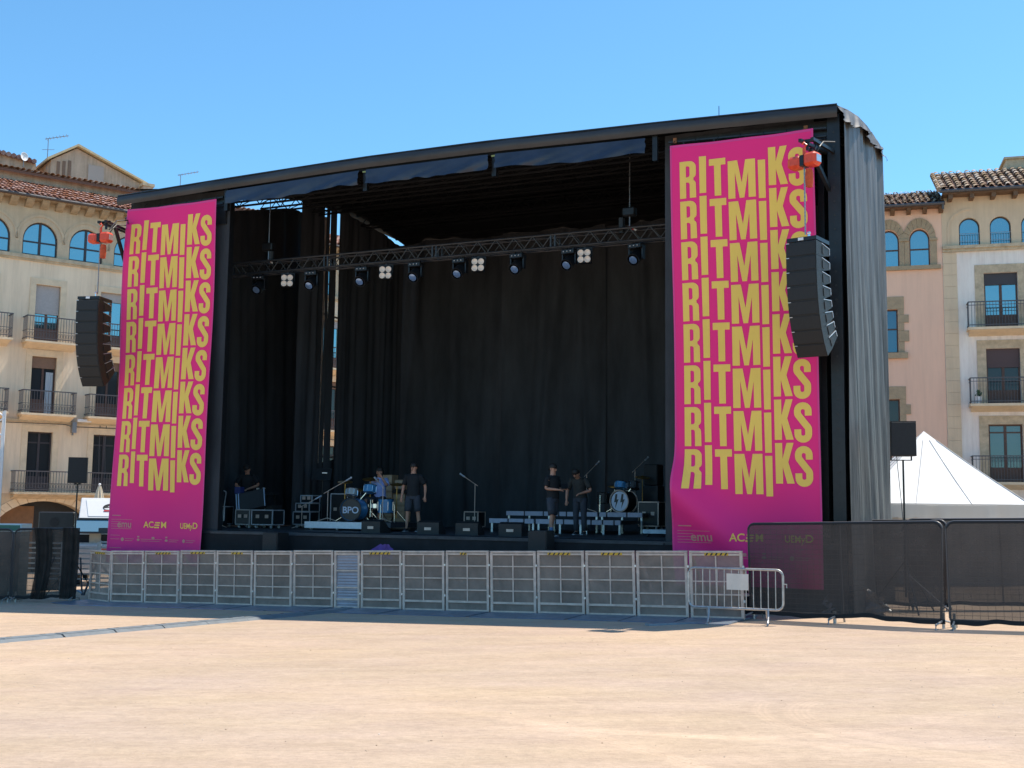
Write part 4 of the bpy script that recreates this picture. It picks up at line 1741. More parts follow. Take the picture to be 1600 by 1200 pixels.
o = thing("white_mast", "white lattice mast at the left edge of the picture", "mast", (-13.12, 29.0, gz(-13, 29)))
mb = MB()
for dx, dy in ((0, 0), (.34, 0), (.17, .3)):
    mb.tube((dx, dy, 0), (dx, dy, 4.72), .03, 8)
mb.build("legs", M_white, o)
mb = MB()
for k in range(9):
    z = .3 + k * .5
    mb.tube((0, 0, z), (.34, 0, z + .25), .018, 6).tube((.34, 0, z + .25), (0, 0, z + .5), .018, 6)
    mb.tube((.17, .3, z), (.34, 0, z + .25), .018, 6)
mb.build("lattice", M_white, o)
mb = MB()
mb.grid(lambda u, v: (.0 + .32 * u, -.05 - .06 * math.sin(PI * u), .6 + 3.2 * v - .25 * math.sin(PI * u) * v), 8, 8)
mb.build("white_drape", M_white, o, smooth=2)
o = thing("green_cabinet", "green panelled box with a white frame above the left fence", "cabinet", (-12.05, 28.9, gz(-12, 28.9)))
MB().bx(-1.3, -.12, 0, .55, .0, 1.66).build("body", M_gutter, o)
MB().bx(-1.33, -.09, -.03, .6, 1.661, 1.86, bev=.01).build("top", mat("pale_frame", (.62, .68, .68), .4), o)
MB().bx(-1.3, -.74, -.04, -.031, 1.69, 1.83).bx(-.70, -.13, -.04, -.031, 1.69, 1.83).build("green_panel", mat("bottle_green", (.03, .14, .10), .3), o)
o = thing("dark_hoarding", "dark upright board under the stone arch behind the left fence", "board", (-13.62, 33.5, gz(-13.6, 33.5)), R(6))
MB().bx(0, 1.0, 0, .3, 0, 2.25, bev=.03).build("board", M_scrim2 if False else M_black, o)
MB().prism(arc(.45, 1.95, .13, .13, 0, 360, 18)[:-1], lambda u, v: (u, -.012, v), lambda u, v: (u, -.002, v)).build("round_emblem", M_grille, o)

# ---------------------------------------------------------------- people


def skin_mesh(name, nodes, edges, m, parent, levels=2, root=0):
    """grow one smooth surface round connected joints; nodes = [(point, radius)]"""
    me = bpy.data.meshes.new(name)
    me.from_pydata([Vector(p) for p, r in nodes], edges, [])
    ob = bpy.data.objects.new(name, me)
    COL.objects.link(ob)
    ob.modifiers.new("Skin", 'SKIN')
    lay = me.skin_vertices[0].data
    for i, (p, r) in enumerate(nodes):
        lay[i].radius = (r, r) if not isinstance(r, tuple) else r
        lay[i].use_root = (i == root)
    sb = ob.modifiers.new("Sub", 'SUBSURF')
    sb.levels = sb.render_levels = levels
    dg = bpy.context.evaluated_depsgraph_get()
    nm = bpy.data.meshes.new_from_object(ob.evaluated_get(dg))
    bpy.data.objects.remove(ob)
    bpy.data.meshes.remove(me)
    nm.name = name
    nm.materials.clear()
    nm.materials.append(m)
    for p in nm.polygons:
        p.use_smooth = True
    o = bpy.data.objects.new(name, nm)
    COL.objects.link(o)
    o.parent = parent
    return o


def person(label, loc, rz, J, shirt, pants, sc_=1.0, long_pants=False, sock=None, head_turn=0.0, head_nod=0.0, shoes=True):
    """J overrides joint positions; figure faces -y"""
    D = {'pelvis': (0, 0, .95), 'waist': (0, .0, 1.08), 'chest': (0, .01, 1.30), 'neck': (0, .02, 1.47), 'head': (0, .0, 1.62),
         'shL': (.185, .01, 1.405), 'shR': (-.185, .01, 1.405), 'elL': (.245, .03, 1.12), 'elR': (-.245, .03, 1.12),
         'wrL': (.255, -.06, .87), 'wrR': (-.255, -.06, .87), 'hiL': (.095, 0, .90), 'hiR': (-.095, 0, .90),
         'knL': (.11, -.02, .49), 'knR': (-.11, -.02, .49), 'anL': (.115, .03, .085), 'anR': (-.115, .03, .085)}
    D.update(J)
    D = {k: Vector(v) * sc_ for k, v in D.items()}
    o = thing("person", label, "person", loc, rz)
    N, E_ = [], []

    def add(p, r, par=None):
        N.append((Vector(p), r))
        if par is not None:
            E_.append((par, len(N) - 1))
        return len(N) - 1
    hd = D['head']
    hm = Matrix.Rotation(head_turn, 3, 'Z') @ Matrix.Rotation(head_nod, 3, 'X')
    H = lambda x, y, z: hd + hm @ (Vector((x, y, z)) * sc_)
    pel = add(D['pelvis'], .125 * sc_)
    wa = add(D['waist'], .118 * sc_, pel)
    ch = add(D['chest'], .118 * sc_, wa)
    nb = add(D['neck'], .058 * sc_, ch)
    jw = add(H(0, -.012, -.045), .068 * sc_, nb)
    cr = add(H(0, .005, .035), .088 * sc_, jw)
    tp = add(H(0, .012, .095), .062 * sc_, cr)
    for sd, sg in (('L', 1), ('R', -1)):
        sh = add(D['sh' + sd], .054 * sc_, ch)
        e1 = add(D['sh' + sd].lerp(D['el' + sd], .5), .05 * sc_, sh)
        el = add(D['el' + sd], .042 * sc_, e1)
        fm = add(D['el' + sd].lerp(D['wr' + sd], .4), .040 * sc_, el)
        wr = add(D['wr' + sd], .026 * sc_, fm)
        dv = (D['wr' + sd] - D['el' + sd]).normalized()
        side = dv.cross(Vector((0, 0, 1)))
        if side.length < .2:
            side = dv.cross(Vector((0, 1, 0)))
        side.normalize()
        pal = add(D['wr' + sd] + dv * .055 * sc_, .030 * sc_, wr)
        curl = side.cross(dv).normalized()
        for q, fl in ((-.027, .058), (-.009, .07), (.009, .066), (.027, .05)):
            b = D['wr' + sd] + (dv * .088 + side * q) * sc_
            k1 = add(b, .0095 * sc_, pal)
            k2 = add(b + (dv * fl * .55 - curl * .010) * sc_, .009 * sc_, k1)
            add(b + (dv * fl * .9 - curl * .034) * sc_, .0075 * sc_, k2)
        t1 = add(D['wr' + sd] + (dv * .045 + side * sg * .038 - curl * .012) * sc_, .011 * sc_, pal)
        add(D['wr' + sd] + (dv * .085 + side * sg * .055 - curl * .028) * sc_, .009 * sc_, t1)
        hi = add(D['hi' + sd], .098 * sc_, pel)
        th = add(D['hi' + sd].lerp(D['kn' + sd], .5), .076 * sc_, hi)
        kn = add(D['kn' + sd], .054 * sc_, th)
        cf = add(D['kn' + sd].lerp(D['an' + sd], .33) + Vector((0, .015, 0)) * sc_, .054 * sc_, kn)
        an = add(D['an' + sd], .034 * sc_, cf)
        add(D['an' + sd] + Vector((0, -.11, -.045)) * sc_, .034 * sc_, an)
    skin_mesh("body", N, E_, M_skin, o)
    # nose, ears
    mb = MB()
    mb.sphere(H(0, -.098, .0), .015 * sc_, 8, (1, 1.1, 1.6))
    for x in (-.083, .083):
        mb.sphere(H(x, .01, .0), .026 * sc_, 8, (.4, .8, 1.2))
    mb.build("face", M_skin, o, smooth=2)
    mb = MB()
    for x in (-.032, .032):
        mb.sphere(H(x, -.082, .022), .011 * sc_, 8, (1.2, .6, .7))
        mb.sphere(H(x, -.083, .042), .011 * sc_, 8, (2, .6, .4))
    mb.sphere(H(0, -.085, -.045), .012 * sc_, 8, (2.2, .6, .4))
    mb.build("eyes_and_mouth", M_hair, o, smooth=2)
    mb = MB()
    mb.grid(lambda u, v: H(.1 * math.cos(2 * PI * u) * math.sin(PI * .5 * (1 - v) * 1.12), .018 + .106 * math.sin(2 * PI * u) * math.sin(PI * .5 * (1 - v) * 1.12) - .0,
                           .052 + .10 * math.cos(PI * .5 * (1 - v) * 1.12) - (.085 * max(0, math.sin(2 * PI * u)) * (1 - v)) + .004 * wob(u * 9 + v * 3, 3, 3)), 24, 8)
    mb.build("hair", M_hair, o, smooth=2)
    # shirt: a loft from hip to neck with two sleeves
    def loft(mb, rings, n=18, cap=True):
        prev = None
        for (c, rx, ry) in rings:
            ax_ = (D['shL'] - D['shR'])
            ax_.z = 0
            ax_.normalize()
            ay = Vector((-ax_.y, ax_.x, 0))
            ring = [mb._v(c + ax_ * rx * math.cos(2 * PI * k / n) * sc_ + ay * ry * math.sin(2 * PI * k / n) * sc_ + Vector((0, 0, .006 * math.sin(k * 2.1)))) for k in range(n)]
            if prev:
                for k in range(n):
                    mb.bm.faces.new((prev[k], prev[(k + 1) % n], ring[(k + 1) % n], ring[k]))
            prev = ring
        if cap:
            mb.bm.faces.new(prev)
    shm = (D['shL'] + D['shR']) / 2
    low = D['pelvis'] + (D['pelvis'] - D['waist']) * .35
    mb = MB()
    loft(mb, [(low, .178, .142), (D['pelvis'], .176, .14), (D['waist'], .166, .134), (D['waist'].lerp(D['chest'], .5), .172, .138), (D['chest'], .186, .142), (shm + Vector((0, 0, -.02)), .20, .128), (shm + Vector((0, 0, .045)), .165, .105), (D['neck'] + Vector((0, 0, .0)), .085, .082)])
    for sd in 'LR':
        A, B = D['sh' + sd], D['el' + sd]
        ins = A.lerp(D['chest'], .25)
        mb.path([ins, A + Vector((0, 0, -.005)), A.lerp(B, .3), A.lerp(B, .62), A.lerp(B, .78)], [.07 * sc_, .079 * sc_, .074 * sc_, .071 * sc_, .073 * sc_], 12)
    mb.build("shirt", shirt, o, smooth=2)
    mb = MB()
    loft(mb, [(D['hiL'].lerp(D['hiR'], .5) + Vector((0, 0, -.08)) * sc_, .16, .12), (D['hiL'].lerp(D['hiR'], .5), .172, .134), (D['pelvis'].lerp(D['waist'], .45), .165, .13)])
    for sd in 'LR':
        A, B, C_ = D['hi' + sd], D['kn' + sd], D['an' + sd]
        pts = [A + Vector((0, 0, .02)), A.lerp(B, .3), A.lerp(B, .65), A.lerp(B, .95)]
        rad = [.10 * sc_, .102 * sc_, .096 * sc_, .092 * sc_]
        if long_pants:
            pts += [B.lerp(C_, .35), B.lerp(C_, .95)]
            rad = [.10 * sc_, .098 * sc_, .085 * sc_, .075 * sc_, .07 * sc_, .062 * sc_]
        mb.path(pts, rad, 12)
    mb.build("trousers" if long_pants else "shorts", pants, o, smooth=2)
    for sd in 'LR':
        f = D['an' + sd]
        N, E_ = [], []
        a = add(f + Vector((0, .035, -.035)) * sc_, .045 * sc_)
        b = add(f + Vector((0, -.06, -.04)) * sc_, .046 * sc_, a)
        add(f + Vector((0, -.15, -.052)) * sc_, .036 * sc_, b)
        sh = skin_mesh("shoe", N, E_, M_shoe, o)
        MB().box(f + Vector((0, -.06, -.077)) * sc_, (.085 * sc_, .26 * sc_, .016), bev=.004).build("sole", M_sole, sh)
        if sock:
            MB().tube(f + Vector((0, .0, -.01)), f.lerp(D['kn' + sd], .32), .042 * sc_, 10, .05 * sc_).build("sock", sock, o, smooth=True)
    return o


person("man in black t-shirt and dark shorts standing beside the blue drum kit", SP(-9.56, 3.6, DECK), SA + R(8),
       {'wrR': (-.30, -.04, .88), 'elR': (-.29, .05, 1.14), 'wrL': (.32, -.0, .90), 'elL': (.30, .07, 1.15), 'knR': (-.13, -.04, .49), 'anR': (-.17, .0, .085), 'knL': (.13, .02, .49), 'anL': (.15, .07, .085)},
       M_tee, M_short, .985, head_nod=R(8), head_turn=R(-12))
person("man in black t-shirt, shorts and blue socks holding a small dark tablet", SP(-5.24, 2.3, DECK), SA + R(72),
       {'elR': (-.24, .02, 1.14), 'wrR': (-.12, -.25, 1.12), 'elL': (.24, .02, 1.14), 'wrL': (.10, -.26, 1.14), 'knL': (.10, .05, .49), 'anL': (.11, .16, .085), 'knR': (-.1, -.06, .49), 'anR': (-.1, -.05, .085)},
       M_tee, M_short, .93, sock=M_sock, head_nod=R(-12) * -1)
mb = MB().box((0, 0, 0), (.15, .22, .012), Matrix.Rotation(R(30), 3, 'X'))
tag(mb.build("tablet", M_black, loc=SP(-5.24, 2.3, DECK + 1.12) + Matrix.Rotation(SA + R(72), 3, 'Z') @ Vector((0, -.34, 0))), "small dark tablet in the hands of the man with blue socks", "tablet")
person("man in dark grey t-shirt and long trousers, head bent, beside the platforms", SP(-5.22, 4.0, DECK), SA + R(-6),
       {'chest': (0, -.06, 1.27), 'neck': (0, -.13, 1.41), 'head': (.0, -.24, 1.50), 'shL': (.20, -.07, 1.36), 'shR': (-.20, -.07, 1.36), 'elL': (.33, -.08, 1.10), 'elR': (-.34, -.05, 1.09),
        'wrL': (.16, -.26, 1.03), 'wrR': (-.28, -.20, .86), 'waist': (0, -.01, 1.06)},
       M_teegrey, M_short, .96, long_pants=True, head_nod=R(32))
person("man in black t-shirt working behind the open mixing desk at the left", SP(-15.27, 4.4, DECK), SA + R(28),
       {'chest': (0, -.05, 1.29), 'neck': (0, -.09, 1.45), 'head': (0, -.15, 1.58), 'shL': (.19, -.05, 1.39), 'shR': (-.19, -.05, 1.39), 'elL': (.32, -.10, 1.16), 'elR': (-.3, -.14, 1.14),
        'wrL': (.10, -.36, 1.06), 'wrR': (-.10, -.36, 1.06)}, M_tee, M_short, 1.0, long_pants=True, head_nod=R(28), head_turn=R(-25))
dr_ = person("drummer in light blue t-shirt sitting behind the blue drums, hand raised to his face", SP(-11.25, 4.75, DECK + .22), SA + R(6),
             {'pelvis': (0, .1, .60), 'waist': (0, .08, .74), 'chest': (0, .05, .98), 'neck': (0, .03, 1.16), 'head': (.03, -.03, 1.30),
              'shL': (.19, .04, 1.09), 'shR': (-.19, .04, 1.09), 'elL': (.29, -.14, .96), 'wrL': (.13, -.19, 1.22), 'elR': (-.27, -.06, .82), 'wrR': (-.17, -.28, .80),
              'hiL': (.1, .06, .57), 'hiR': (-.1, .06, .57), 'knL': (.22, -.36, .56), 'knR': (-.22, -.36, .56), 'anL': (.2, -.40, .085), 'anR': (-.22, -.40, .085)},
             M_bluetee, M_short, 1.0, head_turn=R(-30), head_nod=R(10))
o = thing("drum_stool", "small black drum stool under the sitting drummer", "stool", SP(-11.25, 4.85, DECK + .22), SA)
MB().lathe([(0, .40), (.15, .40), (.17, .43), (.17, .48), (.14, .50), (0, .50)], n=16).build("seat", M_black, o, smooth=True)
for k in range(3):
    a = k * 2.09
    MB().tube((0, 0, .32), (.24 * math.cos(a), .24 * math.sin(a), .01), .013, 6).build("leg", M_chrome, o)
MB().tube((0, 0, .2), (0, 0, .4), .02, 8).build("pole", M_chrome, o)

# ---------------------------------------------------------------- stage platforms
o = thing("drum_riser", "low black platform with a bright silver front edge under the blue drum kit", "platform", SP(-12.26, 2.85, DECK), SA)
MB().bx(0.0, 2.5, .0, 2.6, .10, .215).build("platform_top", M_deck, o)
MB().bx(-.01, 1.82, -.03, -.002, .05, .215, bev=.004).build("silver_edge", mat("silver_edge_metal", (.92, .88, .88), .5, metal=.0, var=.08, scale=8), o)
for x in (.12, .9, 1.7, 2.4):
    mb = MB()
    mb.lathe([(0, -.02), (.045, -.02), (.045, .02), (0, .02)], (x, .1, .05), 'X', 12)
    mb.build("castor", M_white if x < 2 else M_black, o)


def platform(s, d, z1, wd, dep, lbl, seg):
    o = thing("stage_platform", lbl, "platform", SP(s, d, DECK), SA, "white-edged stage platforms")
    MB().bx(0, wd, .0, dep, z1 - .1, z1 - .005).build("platform_top", M_deck, o)
    mb = MB()
    x = 0
    rr = random.Random(int(s * 10))
    while x < wd - .05:
        L_ = min(wd - x, rr.choice((.22, .3, .44, .55)))
        mb.bx(x + .02, x + L_ - .02, -.026, -.002, z1 - .115, z1)
        x += L_
    mb.build("pale_edge_strip", mat("pale_edge", (.42, .41, .50), .5, metal=.0, var=.1, scale=9), o)
    for x in (.05, wd / 2, wd - .08):
        MB().bx(x, x + .05, .02, .07, 0, z1 - .116).build("leg", M_alu, o)
    return o


for (s, d, z1, wd, lb) in ((-8.30, 6.5, .54, 1.30, "upper platform module behind the wedges, leftmost of the back row"), (-6.98, 6.5, .54, 1.32, "upper platform module in the middle of the back row"),
                           (-5.64, 6.5, .54, 1.20, "upper platform module under the white-headed drum kit"),
                           (-8.10, 5.0, .35, 1.28, "lower platform module at the left of the front row"), (-6.80, 5.0, .35, 1.26, "lower platform module in the middle of the front row"),
                           (-5.52, 5.0, .35, 1.00, "lower platform module at the right of the front row")):
    platform(s, d, z1, wd, 1.45, "black " + lb, 4)
o = thing("stage_platform", "low grey rolling platform beside the right wing curtain", "platform", SP(-3.50, 3.5, DECK), SA)
MB().bx(0, 1.4, 0, 1.5, .08, .17).build("platform_top", M_plate, o)
for x in (.1, 1.2):
    MB().lathe([(0, -.02), (.04, -.02), (.04, .02), (0, .02)], (x, .08, .04), 'X', 10).build("castor", M_black, o)

# ---------------------------------------------------------------- drums


def drum_kit(s, d, z, yaw, label, text, r, shell, head):
    o = thing("drum_kit", label, "drum kit", SP(s, d, z), SA + yaw)
    dep = .42
    mb = MB()
    mb.lathe([(r - .012, 0), (r, 0), (r, dep), (r - .012, dep)], (0, 0, r + .02), 'Y', 32)
    sh = mb.build("bass_drum_shell", shell, o, smooth=True)
    # lathe around Y grows towards -y, so the audience-side head sits at y = -dep
    mb = MB()
    mb.lathe([(0, 0), (r - .02, 0)], (0, -dep + .012, r + .02), 'Y', 32)
    hd = mb.build("bass_drum_head", head, sh)
    mb = MB()
    for y in (.01, -dep - .01):
        mb.path([((r + .008) * math.cos(2 * PI * k / 32), y, r + .02 + (r + .008) * math.sin(2 * PI * k / 32)) for k in range(32)], .017, 6, closed=True)
    mb.build("hoop", M_darkhead if head is M_darkhead else M_aludark, sh, smooth=True)
    mb = MB()
    if text == 'BPO':
        add_text(mb, "BPO", .235, lambda x, y: (x, -dep + .005, r + .0 + y), sx=1.05)
        mb.build("lettering", M_drumhead, hd)
    else:
        for dx in (-.10, .09):                                    # two dark slanting bolt shapes
            pts = [(-.02, .17), (.035, .17), (.02, .04), (.07, .05), (-.03, -.18), (-.005, -.02), (-.06, -.03)]
            mb.prism([(x * 1.1 + dx, y * 1.1) for x, y in pts], lambda u, v: (u, -dep + .005, r + .02 + v), None)
        mb.build("bolt_marks", M_darkhead, hd)
    mb = MB()
    for sg in (-1, 1):
        mb.tube((sg * r * .75, -.3, r * .55), (sg * (r + .14), -.42, .01), .01, 6)
        mb.mark()
    mb.build_split("spur", M_chrome, o)
    return o


def tom(parent, c, r, h, shell, tilt=0.0, name="tom_drum"):
    mb = MB()
    mb.T = Matrix.Translation(c) @ Matrix.Rotation(tilt, 4, 'X')
    mb.lathe([(0, 0), (r, 0), (r, h), (0, h)], n=22)
    t = mb.build(name, shell, parent, smooth=True)
    mb = MB()
    mb.T = Matrix.Translation(c) @ Matrix.Rotation(tilt, 4, 'X')
    for z in (.012, h - .004):
        mb.path([((r + .006) * math.cos(2 * PI * k / 22), (r + .006) * math.sin(2 * PI * k / 22), z) for k in range(22)], .010, 5, closed=True)
    for k in range(8):
        a = 2 * PI * k / 8
        mb.tube(((r + .012) * math.cos(a), (r + .012) * math.sin(a), h * .2), ((r + .012) * math.cos(a), (r + .012) * math.sin(a), h * .8), .006, 5)
    mb.build("rim", M_chrome, t)
    mb = MB()
    mb.T = Matrix.Translation(c) @ Matrix.Rotation(tilt, 4, 'X')
    mb.lathe([(0, h + .003), (r - .01, h + .003)], n=22)
    mb.build("drum_skin", M_drumhead, t)
    return t


RZ = DECK + .216
kit = drum_kit(-11.40, 3.95, RZ, R(6), "blue drum kit with a dark bass drum lettered BPO on the silver-edged platform", 'BPO', .29, M_bluedrum, M_darkhead)
tom(kit, (-.14, -.1, .66), .15, .2, mat("clear_drum_shell", (.35, .37, .36), .25, var=.2, scale=8), R(-12))
tom(kit, (.34, -.02, .74), .16, .22, M_bluedrum, R(-10))
MB().tube((-.08, -.1, .55), (-.12, -.05, .70), .014, 6).build("tom_mount", M_chrome, kit)
MB().tube((.1, -.1, .55), (.28, -.05, .78), .014, 6).build("tom_mount", M_chrome, kit)


def floor_tom(s, d, z, label, shell, r=.2, h=.38):
    o = thing("floor_tom", label, "drum", SP(s, d, z), SA)
    tom(o, (0, 0, .22), r, h, shell, name="drum_shell")
    for k in range(3):
        a = k * 2.09 + .4
        MB().tube(((r + .02) * math.cos(a), (r + .02) * math.sin(a), .45), ((r + .03) * math.cos(a), (r + .03) * math.sin(a), .005), .008, 6).build("leg", M_chrome, o)
    return o


floor_tom(-10.70, 4.2, RZ, "blue floor tom on chrome legs in front of the drummer's left knee", M_bluedrum)
o = floor_tom(-11.05, 4.25, RZ + .12, "snare drum on a stand between the bass drum and the drummer", M_chrome, .17, .14)


def cymbal_stand(s, d, z, hgt, r, label, tilt=R(12), hat=False):
    o = thing("cymbal_stand", label, "cymbal stand", SP(s, d, z), SA, "cymbal stands of the drum kits")
    MB().tube((0, 0, .1), (0, 0, hgt), .011, 8).tube((0, 0, .1), (0, 0, hgt * .55), .016, 8).build("pole", M_brass if not hat else M_chrome, o)
    for k in range(3):
        a = k * 2.09 + .6
        MB().tube((0, 0, .30), (.26 * math.cos(a), .26 * math.sin(a), .01), .012, 6).build("leg", M_chrome, o)
    mb = MB()
    mb.T = Matrix.Translation((0, 0, hgt)) @ Matrix.Rotation(tilt, 4, 'X') @ Matrix.Rotation(R(6), 4, 'Y')
    mb.lathe([(0, .035), (.03, .03), (.045, .012), (r * .6, .004), (r, -.012), (r, -.016), (.04, 0), (0, 0)], n=28)
    if hat:
        mb.lathe([(0, -.06), (.05, -.045), (r, -.028), (r, -.033), (0, -.07)], n=28)
    mb.build("cymbal", M_brass, o, smooth=True)
    return o


cymbal_stand(-11.36, 4.5, RZ, 1.13, .22, "brass cymbal on a gold stand right of the BPO bass drum")
cymbal_stand(-12.02, 4.3, RZ, 1.05, .2, "cymbal on a gold stand left of the BPO bass drum")
cymbal_stand(-10.78, 4.9, RZ, 1.0, .19, "cymbal on a stand at the drummer's left hand")
cymbal_stand(-11.72, 4.6, RZ, .85, .17, "hi-hat pair on a chrome stand behind the BPO bass drum", R(3), True)


def mic_stand(s, d, z, hgt, boom, az, label):
    o = thing("microphone_stand", label, "microphone stand", SP(s, d, z), SA, "microphone stands on the stage")
    MB().tube((0, 0, .06), (0, 0, hgt), .011, 6).build("pole", M_aludark, o)
    for k in range(3):
        a = k * 2.09
        MB().tube((0, 0, .09), (.28 * math.cos(a), .28 * math.sin(a), .01), .010, 6).build("leg", M_aludark, o)
    e1 = Vector((math.cos(az) * boom, math.sin(az) * boom, hgt + boom * .55))
    b0 = Vector((-math.cos(az) * boom * .25, -math.sin(az) * boom * .25, hgt - boom * .14))
    MB().tube(b0, e1, .009, 6).build("boom", M_aludark, o)
    MB().tube(e1, e1 + (e1 - b0).normalized() * .15, .022, 8).sphere(e1 + (e1 - b0).normalized() * .17, .03, 8).build("microphone", M_caseedge, o)
    return o


mic_stand(-11.90, 3.3, DECK + .216, .78, .48, R(10), "boom microphone stand left of the BPO bass drum")
mic_stand(-10.62, 3.9, DECK + .216, .9, .3, R(150), "microphone stand between the drummer and the standing man")
mic_stand(-9.0, 6.0, DECK, 1.25, .35, R(170), "microphone stand right of the standing man in black")
mic_stand(-6.1, 6.8, DECK + .54, 1.0, .5, R(80), "tall microphone stand left of the white-headed drum kit")
mic_stand(-5.05, 7.7, DECK + .54, 1.15, .5, R(75), "tall microphone stand behind the white-headed drum kit")
mic_stand(-3.6, 6.9, DECK, 1.15, .6, R(10), "microphone stand with a long boom beside the right wing curtain")
mic_stand(-13.3, 4.2, DECK, .6, .35, R(40), "low microphone stand beside the mixing desk case")
mic_stand(-15.2, 3.1, DECK, 1.25, .2, R(120), "microphone stand left of the mixing desk beside the left wing")

kit2 = drum_kit(-5.10, 7.25, DECK + .54, R(-14), "drum kit with a white bass drum head bearing two dark bolt shapes", 'bolt', .275, M_black, M_drumhead)
tom(kit2, (-.16, -.12, .62), .15, .2, M_bluedrum, R(-12))
tom(kit2, (.2, -.05, .62), .15, .2, M_black, R(-12))
MB().tube((-.05, -.12, .5), (-.1, -.08, .66), .014, 6).build("tom_mount", M_chrome, kit2)
MB().tube((.05, -.12, .5), (.15, -.06, .66), .014, 6).build("tom_mount", M_chrome, kit2)
floor_tom(-5.70, 7.0, DECK + .54, "dark floor tom on chrome legs left of the white-headed bass drum", M_black, .17, .3)
cymbal_stand(-5.52, 7.4, DECK + .54, .70, .18, "hi-hat on a chrome stand left of the white-headed bass drum", R(3), True)
cymbal_stand(-4.78, 7.5, DECK + .54, .95, .2, "cymbal on a chrome stand right of the blue tom drum")

# ---------------------------------------------------------------- cases, monitors, speakers on the stage


def flight_case(s, d, z, wd, dp, h, yaw, label, edge=M_caseedge, castors=True, panel=None, group="flight cases on the stage"):
    o = thing("flight_case", label, "flight case", SP(s, d, z), SA + yaw, group)
    c = .10 if castors else 0
    MB().bx(-wd / 2, wd / 2, -dp / 2, dp / 2, c, c + h, bev=.008).build("case_body", M_caseblk, o)
    mb = MB()
    t = .014
    for x in (-wd / 2, wd / 2):
        for y in (-dp / 2, dp / 2):
            mb.bx(x - t, x + t, y - t, y + t, c + .016, c + h - .016)
        for z_ in (c, c + h):
            mb.bx(x - t, x + t, -dp / 2, dp / 2, z_ - t, z_ + t)
    for y in (-dp / 2, dp / 2):
        for z_ in (c, c + h):
            mb.bx(-wd / 2 + t, wd / 2 - t, y - t, y + t, z_ - t, z_ + t)
    mb.build("edge_trim", edge, o)
    mb = MB()
    for x in (-wd * .22, wd * .22):
        mb.bx(x - .05, x + .05, -dp / 2 - .012, -dp / 2 - .001, c + h * .45, c + h * .45 + .09)
        mb.mark()
    mb.build_split("handle", M_aludark, o)
    if panel:
        mb = MB()
        mb.bx(-wd / 2 + .03, wd / 2 - .03, -dp / 2 - .008, -dp / 2 - .001, c + .03, c + h * .42)
        mb.bx(-wd / 2 + .03, wd / 2 - .03, -dp / 2 - .008, -dp / 2 - .001, c + h * .42 + .1, c + h - .03)
        mb.build("front_panel", panel, o)
    if castors:
        for x in (-wd * .36, wd * .36):
            for y in (-dp * .34, dp * .34):
                MB().lathe([(0, -.016), (.042, -.016), (.042, .016), (0, .016)], (x, y, .044), 'X', 12).build("castor", M_white, o)
    return o


flight_case(-15.48, 3.6, DECK, .40, .5, .46, R(10), "small black flight case with pale edges nearest the left banner")
flight_case(-15.08, 4.4, DECK, .46, .5, .55, R(-5), "black flight case between the corner case and the mixing desk case")
flight_case(-14.52, 3.5, DECK, .42, .6, .38, R(6), "black case with a light framed front under the mixing desk's left half", mat("pale_case_edge", (.5, .46, .44), .5, metal=.3), True, mat("case_front_mesh", (.09, .08, .075), .6, var=.3, scale=30))
flight_case(-13.93, 3.55, DECK, .62, .6, .38, R(6), "black case under the right half of the mixing desk")
o = thing("mixing_desk", "mixing desk behind an upright black lid with bright metal edges", "mixing desk", SP(-14.45, 3.55, DECK + .495), SA + R(6))
mb = MB()
mb.T = Matrix.Rotation(R(-12), 4, 'Y') @ Matrix.Rotation(R(-10), 4, 'X')
mb.bx(-.42, .42, -.05, .05, .0, .50, bev=.01)
mb.build("lid", M_caseblk, o)
mb = MB()
mb.T = Matrix.Rotation(R(-12), 4, 'Y') @ Matrix.Rotation(R(-10), 4, 'X')
for x in (-.43, -.36, .43):
    mb.bx(x - .013, x + .013, -.066, -.051, .0, .50)
    mb.mark()
mb.build_split("bright_edge", mat("bright_trim", (.42, .5, .62), .35, metal=.6), o)
MB().bx(-.5, .55, .1, .6, .02, .12).bx(-.3, .5, .15, .55, .40, .45).build("console", M_black, o)
MB().bx(-.62, -.44, .1, .3, .42, .6).build("blue_folder", mat("blue_card", (.03, .05, .2), .6), o)
for i, (s, z_) in enumerate(((-14.62, .97), (-14.42, .97))):
    mb = MB()
    mb.lathe([(0, 0), (.03, 0), (.045, .11), (.04, .11), (.027, .012), (0, .012)], n=14)
    tag(mb.build("paper_cup", M_paper, loc=SP(s, 4.0, DECK + z_), smooth=True), ("left", "right")[i] + " one of two white cups standing behind the mixing desk", "cup", "white cups by the mixing desk")
o = thing("side_table", "dark table behind the mixing desk carrying two white cups", "table", SP(-14.5, 4.05, DECK), SA)
MB().bx(-.35, .35, -.2, .2, .93, .97).build("table_top", M_black, o)
for x in (-.3, .3):
    for y in (-.16, .16):
        MB().bx(x - .02, x + .02, y - .02, y + .02, 0, .93).build("leg", M_black, o)
o = thing("hand_truck", "hand truck with pale upright parts between the cases at the left", "trolley", SP(-15.3, 3.2, DECK), SA)
MB().tube((-.13, 0, .1), (-.13, .15, .95), .016, 6).tube((.13, 0, .1), (.13, .15, .95), .016, 6).path([(-.13, .15, .95), (0, .17, 1.0), (.13, .15, .95)], .016).build("frame_tube", M_galv, o)
MB().bx(-.16, .16, -.22, .0, .06, .08).build("toe_plate", M_plate, o)
for x in (-.17, .17):
    MB().lathe([(0, -.025), (.09, -.025), (.09, .025), (0, .025)], (x, .06, .09), 'X', 14).build("wheel", M_black, o)

